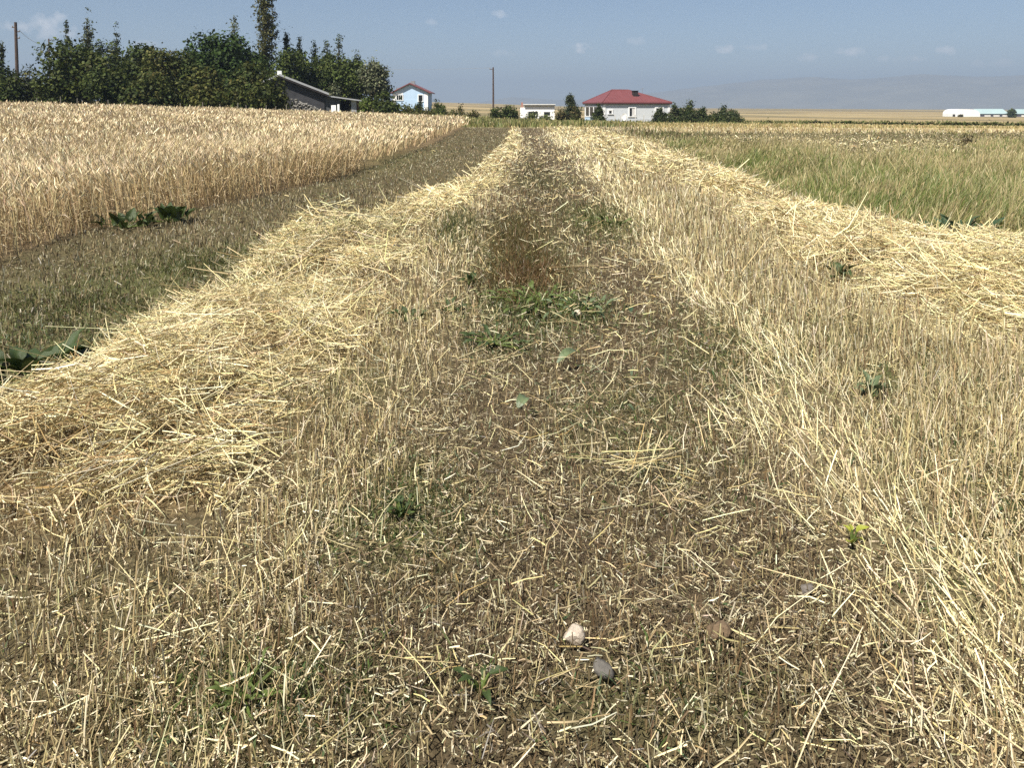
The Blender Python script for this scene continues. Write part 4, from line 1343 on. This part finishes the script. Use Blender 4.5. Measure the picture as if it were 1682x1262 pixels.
T('columnar_poplar', 'tall narrow columnar poplar reaching out of the picture', 'tree', 433, -75, 92, 19, 'column', [(.075, .080, .036), (.095, .098, .046), (.055, .062, .026), (.115, .112, .058)], .24, 2.8)
T('shrub', 'wide olive shrub standing left of the grey barn', 'shrub', 415, 102, 70, 60, 'bush', PAL_OLIVE + PAL_DARK, .2, 1.15)
T('shrub', 'rounded dark shrub at the base of the columnar poplar', 'shrub', 340, 112, 71, 44, 'bush', PAL_OLIVE, .2, 1.1)
T('pine_tree', 'small dark pine with open top right of the columnar poplar', 'tree', 470, 50, 95, 15, 'leaders', PAL_PINE, .2)
T('pine_tree', 'slim young pine second to the right of the columnar poplar', 'tree', 492, 60, 95, 12, 'leaders', PAL_PINE, .2)
T('broadleaf_tree', 'mid green tree behind the upper end of the barn roof', 'tree', 472, 78, 88, 34, 'broad', PAL_FRESH + PAL_DARK, .22, 1.1)
T('pine_tree', 'dark pine with a tall tip behind the middle of the barn roof', 'tree', 536, 66, 97, 24, 'leaders', PAL_PINE + PAL_DARK, .21, 1.2)
T('pine_tree', 'pale tipped pine behind the lower barn roof', 'tree', 556, 57, 96, 24, 'leaders', PAL_PINE + [(.10, .115, .07)], .21, 1.2)
T('pine_tree', 'rightmost dark pine of the row before the silver willow', 'tree', 586, 80, 96, 18, 'leaders', PAL_PINE, .21, 1.2)
T('broadleaf_tree', 'dark broad tree right behind the barn lean-to', 'tree', 520, 94, 92, 46, 'broad', PAL_DARK, .22, 1.2)
T('broadleaf_tree', 'bright green topped tree left of the silver willow', 'tree', 572, 98, 91, 34, 'broad', PAL_DARK + PAL_FRESH, .22, 1.2)
T('shrub', 'dark shrub filling the gap left of the big leafed tree', 'shrub', 305, 96, 76, 34, 'bush', PAL_DARK, .2, 1.2)
T('shrub', 'dark rounded shrub low behind the wheat under the tallest pine', 'shrub', 180, 112, 70, 40, 'bush', PAL_DARK, .2, 1.2)
T('shrub', 'dark low shrub behind the wheat right of the slim utility pole', 'shrub', 96, 116, 70, 36, 'bush', PAL_DARK + PAL_OLIVE[:1], .2, 1.2)
T('broadleaf_tree', 'dark tree standing farther back between the pines and the big leafed tree', 'tree', 250, 84, 90, 50, 'broad', PAL_DARK, .22, 1.2)
T('pine_tree', 'second dark pine tip rising left of the pale tipped pine', 'tree', 516, 70, 97, 16, 'leaders', PAL_PINE + PAL_DARK, .21, 1.2)
T('shrub', 'olive shrub overlapping the left part of the barn wall', 'shrub', 455, 128, 70, 24, 'bush', PAL_OLIVE, .2, 1.3)
T('willow_tree', 'silver grey willow at the right end of the tree row', 'tree', 614, 98, 90, 25, 'broad', PAL_GREY, .2, 1.5)
T('shrub', 'silvery shrub sticking up over the barn roof', 'shrub', 548, 132, 87, 13, 'bush', PAL_GREY, .16)
T('shrub', 'dark shrub under the silver willow', 'shrub', 630, 150, 86, 24, 'bush', PAL_DARK, .2, 1.2)
T('shrub', 'fresh green shrub at the right end of the barn', 'shrub', 604, 158, 79, 14, 'bush', PAL_FRESH, .18, 1.2)
T('shrub', 'low green shrub in front of the left window of the blue house', 'shrub', 648, 167, 88, 20, 'bush', PAL_FRESH + PAL_OLIVE, .18, 1.2)
T('shrub', 'slim dark shrub in front of the right window of the blue house', 'shrub', 690, 163, 118, 10, 'leaders', PAL_DARK, .18, 1.3)
T('shrub', 'tiny dark shrub in front of the blue house wall', 'shrub', 668, 172, 112, 15, 'bush', PAL_OLIVE, .18, 1.2)
T('shrub', 'group of upright dark shoots right of the blue house', 'shrub', 716, 164, 108, 13, 'leaders', PAL_FRESH + PAL_DARK, .18, 1.3)
T('shrub', 'short upright shrub closing the row right of the blue house', 'shrub', 728, 168, 106, 9, 'leaders', PAL_FRESH + PAL_DARK, .18, 1.3)
for i, (px, py, hw, Y, lab) in enumerate(((700, 178, 20, 84, 'low brownish scrub below the blue house'), (745, 180, 16, 100, 'brown scrub on the bank right of the blue house'),
                                          (775, 183, 15, 104, 'sparse brown scrub left of the lone pole'), (660, 186, 22, 76, 'brown scrub at the far corner of the wheat'),
                                          (757, 171, 4, 102, 'thin dry sapling on the bank left of the lone pole'))):
    T('scrub', lab, 'shrub', px, py, Y, hw, 'bush', PAL_BROWN + PAL_OLIVE, .16, 1.1)
# around the hut and the red roofed house
T('shrub', 'dark shrub at the foot of the lone utility pole', 'shrub', 817, 176, 110, 14, 'bush', PAL_DARK, .18, 1.3)
T('shrub', 'rounded dark green shrub between the lone pole and the hut', 'shrub', 836, 172, 112, 18, 'bush', PAL_DARK + PAL_FRESH[:1], .19, 1.4)
T('shrub', 'low grey green shrub before the left window of the hut', 'shrub', 872, 184, 112, 15, 'bush', [(.085, .105, .05), (.11, .13, .065)], .16, 1.2)
T('shrub', 'low grey green shrub before the right window of the hut', 'shrub', 897, 187, 112, 12, 'bush', [(.085, .105, .05), (.11, .13, .065)], .16, 1.2)
T('pine_tree', 'young pine with a slim tip between hut and red roofed house', 'tree', 936, 155, 114, 15, 'conifer', PAL_PINE, .19, 1.8)
T('shrub', 'brown green shrub left of the young pine by the hut', 'shrub', 922, 178, 110, 10, 'bush', PAL_BROWN, .17, 1.2)
T('shrub', 'brownish shrub right of the young pine by the hut', 'shrub', 947, 175, 112, 10, 'bush', PAL_BROWN + PAL_DARK, .17, 1.2)
T('conifer', 'dark conifer before the veranda of the red roofed house', 'tree', 984, 172, 106, 13, 'leaders', PAL_DARK + PAL_PINE, .19, 2.2)
T('conifer', 'dark conifer hiding the right window of the red roofed house', 'tree', 1085, 176, 105, 12, 'leaders', PAL_DARK + PAL_PINE, .19, 1.7)
T('conifer', 'slim dark conifer at the right corner of the red roofed house', 'tree', 1108, 170, 106, 13, 'leaders', PAL_DARK + PAL_PINE, .19, 2.2)
T('conifer', 'largest dark conifer right of the red roofed house', 'tree', 1134, 166, 107, 24, 'leaders', PAL_DARK + PAL_PINE, .2, 2.2)
T('conifer', 'small conifer leaning against the largest one right of the house', 'tree', 1156, 176, 107, 13, 'leaders', PAL_DARK + PAL_PINE, .19, 2.0)
T('conifer', 'broad low conifer standing alone farthest right of the red roofed house', 'tree', 1189, 175, 108, 26, 'leaders', PAL_DARK + PAL_PINE, .19, 2.2)
T('shrub', 'low shrub between the two conifers right of the house', 'shrub', 1168, 192, 106, 9, 'bush', PAL_OLIVE, .17, 1.2)
T('conifer', 'small dark tree in front of the long farm sheds', 'tree', 1663, 178.5, 380, 6, 'bush', PAL_DARK, .5, 1)
T('shrub', 'dark bush in front of the white greenhouse', 'shrub', 1577, 188, 385, 4, 'bush', PAL_BROWN, .4, 1)

# the thin hedge of bushes along the right field edge
hx = 1212.0; hi = 0
HN = []
while hx < 1700:
    w_ = rng.uniform(6, 13)
    f = (hx - 1210) / 472
    Y = 104 - 26 * f + rng.uniform(-1.5, 1.5)
    pt = 202.0 + 5.0 * f - rng.uniform(0, 5) * (rng.random() < .7)
    o = T('hedge_bush', 'dark low bush in the hedge along the far edge of the pasture', 'bush', hx, pt, Y, w_ * .7, 'bush', PAL_DARK + [(.045, .04, .028), (.06, .05, .032), (.05, .045, .03)], .17, 1.6, 'bushes of the far hedge')
    hx += w_ * rng.uniform(.72, 1.0); hi += 1
T('shrub', 'small reddish brown bush standing apart in the dry pasture', 'bush', 1268, 205, 88, 5, 'bush', [(.10, .05, .035), (.075, .04, .03)], .14, 1.2)
T('shrub', 'tiny dark tuft in the mown ground right of the meadow grass', 'bush', 1590, 231, 30.5, 4.5, 'bush', [(.05, .04, .025), (.07, .05, .03)], .06, 2)

M_STAKE = mat('grey_stake_wood', (.20, .18, .15), .9, .1, .3, 6)
# pale stakes of the fence behind the wheat
first = None
for px, Y, hh in ((100, 66, 1.45), (127, 66.5, 1.35), (60, 66, 1.3), (178, 67, 1.3), (205, 66, 1.2), (296, 66, 1.25), (333, 67, 1.4), (362, 66, 1.3), (390, 66, 1.45), (405, 67, 1.3), (437, 66, 1.35), (452, 66, 1.3), (470, 67, 1.45), (612, 66, 1.3)):
    q = at(px, 180, Y)
    if first is None:
        first = MB().tube([(0, 0, -.2), (.02, 0, .6), (0, 0, 1.3)], [.05, .045, .035], 6).build('fence_stake', M_STAKE); o = first
    else:
        o = first.copy(); COL.objects.link(o)
    o.location = (q[0], Y, zg(q[0], Y)); o.scale = (1, 1, (hh - .28) / 1.3); o.rotation_euler = (random.uniform(-.08, .08), random.uniform(-.1, .1), random.uniform(0, 3))
    tag(o, 'grey wooden fence stake between the wheat and the tree row', 'fence stake', 'fence stakes behind the wheat')


# ------------------------------------------------------------------ broad leaved weeds, fallen leaves, stones
def leaf_mesh(name, length, width, curl, seed, heart=False):
    R = np.random.default_rng(seed); n = 7; V = []; F = []
    for i in range(n):
        t = i / (n - 1)
        w = width * .5 * (math.sin(PI * (t ** .8 * .93 + .04)) ** .8 if not heart else (math.sin(PI * (t ** .62 * .92 + .06)) ** .75))
        y = length * t; z = curl * (t - t * t * 1.25) * length
        wav = R.normal(0, .035, 4) * width
        for j, s in enumerate((-1, -.5, 0, .5, 1)):
            V.append((s * w, y + (.0 if abs(s) < .9 else wav[0]), z + abs(s) * w * .35 + (wav[1] if abs(s) > .9 else 0) + (wav[2] if s > 0 else wav[3]) * .5))
    for i in range(n - 1):
        for j in range(4):
            a = i * 5 + j; F.append((a, a + 1, a + 6, a + 5))
    me = bpy.data.meshes.new(name); me.from_pydata(V, [], F); me.update()
    for q in me.polygons: q.use_smooth = True
    return me


def leaf_mat(name, col):
    m = mat(name, col, .45, .4, .25, 18, .3, 60, transl=.22)
    return m


M_L1 = leaf_mat('dock_leaf', (.045, .068, .018)); M_L2 = leaf_mat('grey_green_leaf', (.12, .155, .075)); M_L3 = leaf_mat('fresh_leaf', (.10, .135, .032)); M_L4 = leaf_mat('yellow_leaf', (.30, .32, .045)); M_L5 = leaf_mat('blue_green_leaf', (.055, .095, .05))
LEAVES = {}


def leafy(name, label, cat, px, py, n, length, width, m, heart=True, spread=.1, el=(.3, 1.1), group=None, stem=True, Y=None):
    x, y = G(px, py)
    t = empty(name, (x, y, zg(x, y)), 0, label, cat, group)
    key = (m.name, heart)
    if key not in LEAVES:
        LEAVES[key] = []
        for s in range(3):
            me = leaf_mesh('leaf', 1.0, width / length, .35 + .25 * s, 100 + s, heart); me.materials.append(m); LEAVES[key].append(me)
    st = MB()
    for i in range(n):
        a = 2 * PI * i / n + random.uniform(-.5, .5); e = random.uniform(*el)
        r = random.uniform(.1, 1) * spread
        s = length * random.uniform(.6, 1.15)
        o = bpy.data.objects.new('leaf', LEAVES[key][i % 3]); COL.objects.link(o); o.parent = t
        zl = random.uniform(.015, .05) + s * .35 * math.sin(e) * random.random()
        o.location = (r * math.cos(a), r * math.sin(a), zl)
        o.scale = (s, s, s)
        o.rotation_euler = (e, random.uniform(-.4, .4), a - PI / 2)
        st.tube([(0, 0, 0), (r * .5 * math.cos(a), r * .5 * math.sin(a), zl * .6), (r * math.cos(a), r * math.sin(a), zl)], [.006, .005, .004], 5)
    if stem: st.build('stem', M_L3, t)
    return t


leafy('burdock', 'left one of the two dark burdocks at the wheat edge', 'burdock', 210, 374, 20, .17, .11, M_L1, spread=.34, el=(.6, 1.45))
leafy('burdock', 'right one of the two dark burdocks at the wheat edge, bushier', 'burdock', 277, 366, 24, .19, .13, M_L1, spread=.30, el=(.7, 1.5))
leafy('burdock', 'large dark burdock behind the straw windrow at the left border', 'burdock', 45, 622, 24, .19, .14, M_L1, spread=.30, el=(.1, 1.1))
leafy('burdock', 'blue green leafy weed between the right windrow and the meadow grass', 'burdock', 1570, 386, 20, .20, .12, M_L5, spread=.40, el=(.3, 1.2))
leafy('weed_clump', 'flattened green leaves lying in the middle of the track', 'weed', 890, 498, 46, .11, .032, M_L3, False, .42, (-.05, .5))
leafy('weed_clump', 'pale edged green leaves on the right of the flattened clump', 'weed', 950, 512, 34, .10, .03, M_L2, False, .34, (-.05, .6))
leafy('weed_clump', 'small dark leafy clump nearer than the flattened leaves', 'weed', 812, 566, 26, .08, .03, M_L1, False, .26, (0, .6))
leafy('weed_clump', 'dark leafy sprig at the left edge of the track', 'weed', 772, 470, 8, .09, .05, M_L1, True, .08, (.3, 1.2))
leafy('weed_clump', 'dark green weed beside the windrow left of the flattened leaves', 'weed', 668, 528, 9, .08, .04, M_L1, True, .12, (.2, 1.0))
leafy('weed_clump', 'green sprig left of the flattened leaf clump', 'weed', 738, 512, 9, .08, .035, M_L1, False, .10, (.1, .8))
leafy('weed_clump', 'pair of yellow green leaves in the stubble on the right', 'weed', 1400, 895, 5, .045, .026, M_L4, True, .03, (.1, .8))
leafy('weed_clump', 'small grey green weed in the trampled straw on the right', 'weed', 1430, 655, 7, .11, .05, M_L2, True, .08, (.2, 1.0))
leafy('weed_clump', 'low dark weed in the lower left stubble', 'weed', 660, 850, 16, .035, .018, M_L1, True, .06, (.1, .8))
leafy('weed_clump', 'dark leaves pressed to the soil near the lower border', 'weed', 790, 1140, 5, .055, .018, M_L1, False, .05, (-.05, .4))
leafy('weed_clump', 'green seedling in the lower left foreground', 'weed', 400, 1150, 18, .035, .010, M_L3, False, .10, (.1, .9))
leafy('weed_clump', 'green tuft right of the dark bare patch of the track', 'weed', 1000, 372, 16, .14, .04, M_L3, False, .3, (.3, 1.2))
leafy('weed_clump', 'dark weed on the right windrow', 'weed', 1380, 462, 7, .13, .07, M_L1, True, .10, (.3, 1.2))

# single fallen leaves
def fallen(px, py, length, width, m, rot, label, curl=.8):
    x, y = G(px, py)
    me = leaf_mesh('fallen_leaf', length, width, curl, int(px)); me.materials.append(m)
    o = bpy.data.objects.new('fallen_leaf', me); COL.objects.link(o)
    o.location = (x, y, zg(x, y) + .03); o.rotation_euler = (.25, .35, rot)
    tag(o, label, 'leaf')

fallen(915, 605, .20, .05, M_L2, -.7, 'long curled grey green leaf lying on the track')
fallen(850, 680, .12, .055, M_L2, -.4, 'short grey green leaf nearer than the long curled one')
fallen(1035, 520, .10, .05, M_L5, .2, 'upright small green leaf right of the flattened clump')
fallen(1040, 685, .07, .04, M_L2, .9, 'tiny grey green leaf in the stubble right of the track')

def stone(px, py, rx, ry, rz, col, seed, label):
    x, y = G(px, py)
    me = rock_mesh('stone', 1.0, seed, 3)
    me.materials.append(mat('stone_surface', col, .9, .15, .18, 3, .4, 14))
    o = bpy.data.objects.new('stone', me); COL.objects.link(o)
    o.location = (x, y, zg(x, y) + rz * .18 + .012); o.scale = (rx, ry, rz); o.rotation_euler = (.25, .05, seed)
    tag(o, label, 'stone')

for a in ((942, 1053, .036, .032, .026, (.50, .42, .33), 1, 'cream coloured flat stone in the near stubble'),
          (990, 1106, .042, .030, .020, (.125, .115, .10), 2, 'slate grey stone just below the cream coloured one'),
          (1180, 1046, .036, .03, .028, (.15, .105, .065), 3, 'rusty brown stone right of the cream coloured one'),
          (1326, 975, .026, .02, .018, (.16, .14, .12), 4, 'small purplish grey stone in the right stubble'),
          (950, 520, .05, .035, .03, (.50, .44, .34), 5, 'pale stone at the edge of the flattened green leaves'),
          (650, 408, .06, .05, .05, (.03, .03, .05), 6, 'small black lump beside the straw heap')):
    stone(*a)

# loose sheaf of long stalks dropped across the track
def bunch(px, py, n, L0, az0, spr, label):
    x, y = G(px, py)
    P = np.stack([rng.normal(0, .06, n), rng.normal(0, .05, n), .035 + rng.random(n) * .06], -1)
    az_ = az0 + rng.normal(0, spr, n); L = L0 * rng.uniform(.6, 1.2, n)
    D = direction(az_, rng.normal(.06, .09, n))
    V, F, C = strands(P - D * (L * .5)[:, None], D, L, .0032 * rng.uniform(.8, 1.3, n), colours(n, STRAW, .12), rng.normal(0, .1, (n, 3)), (1, 1, .8), 3)
    o = mesh_np('straw_bunch', V, F, C, M_STRAW); o.location = (x, y, zg(x, y))
    tag(o, label, 'straw bunch')

bunch(1050, 785, 15, .36, 1.25, .5, 'loose bunch of long pale stalks dropped across the track')
bunch(960, 450, 9, .4, 1.5, .8, 'few crossed stalks lying behind the flattened leaves')
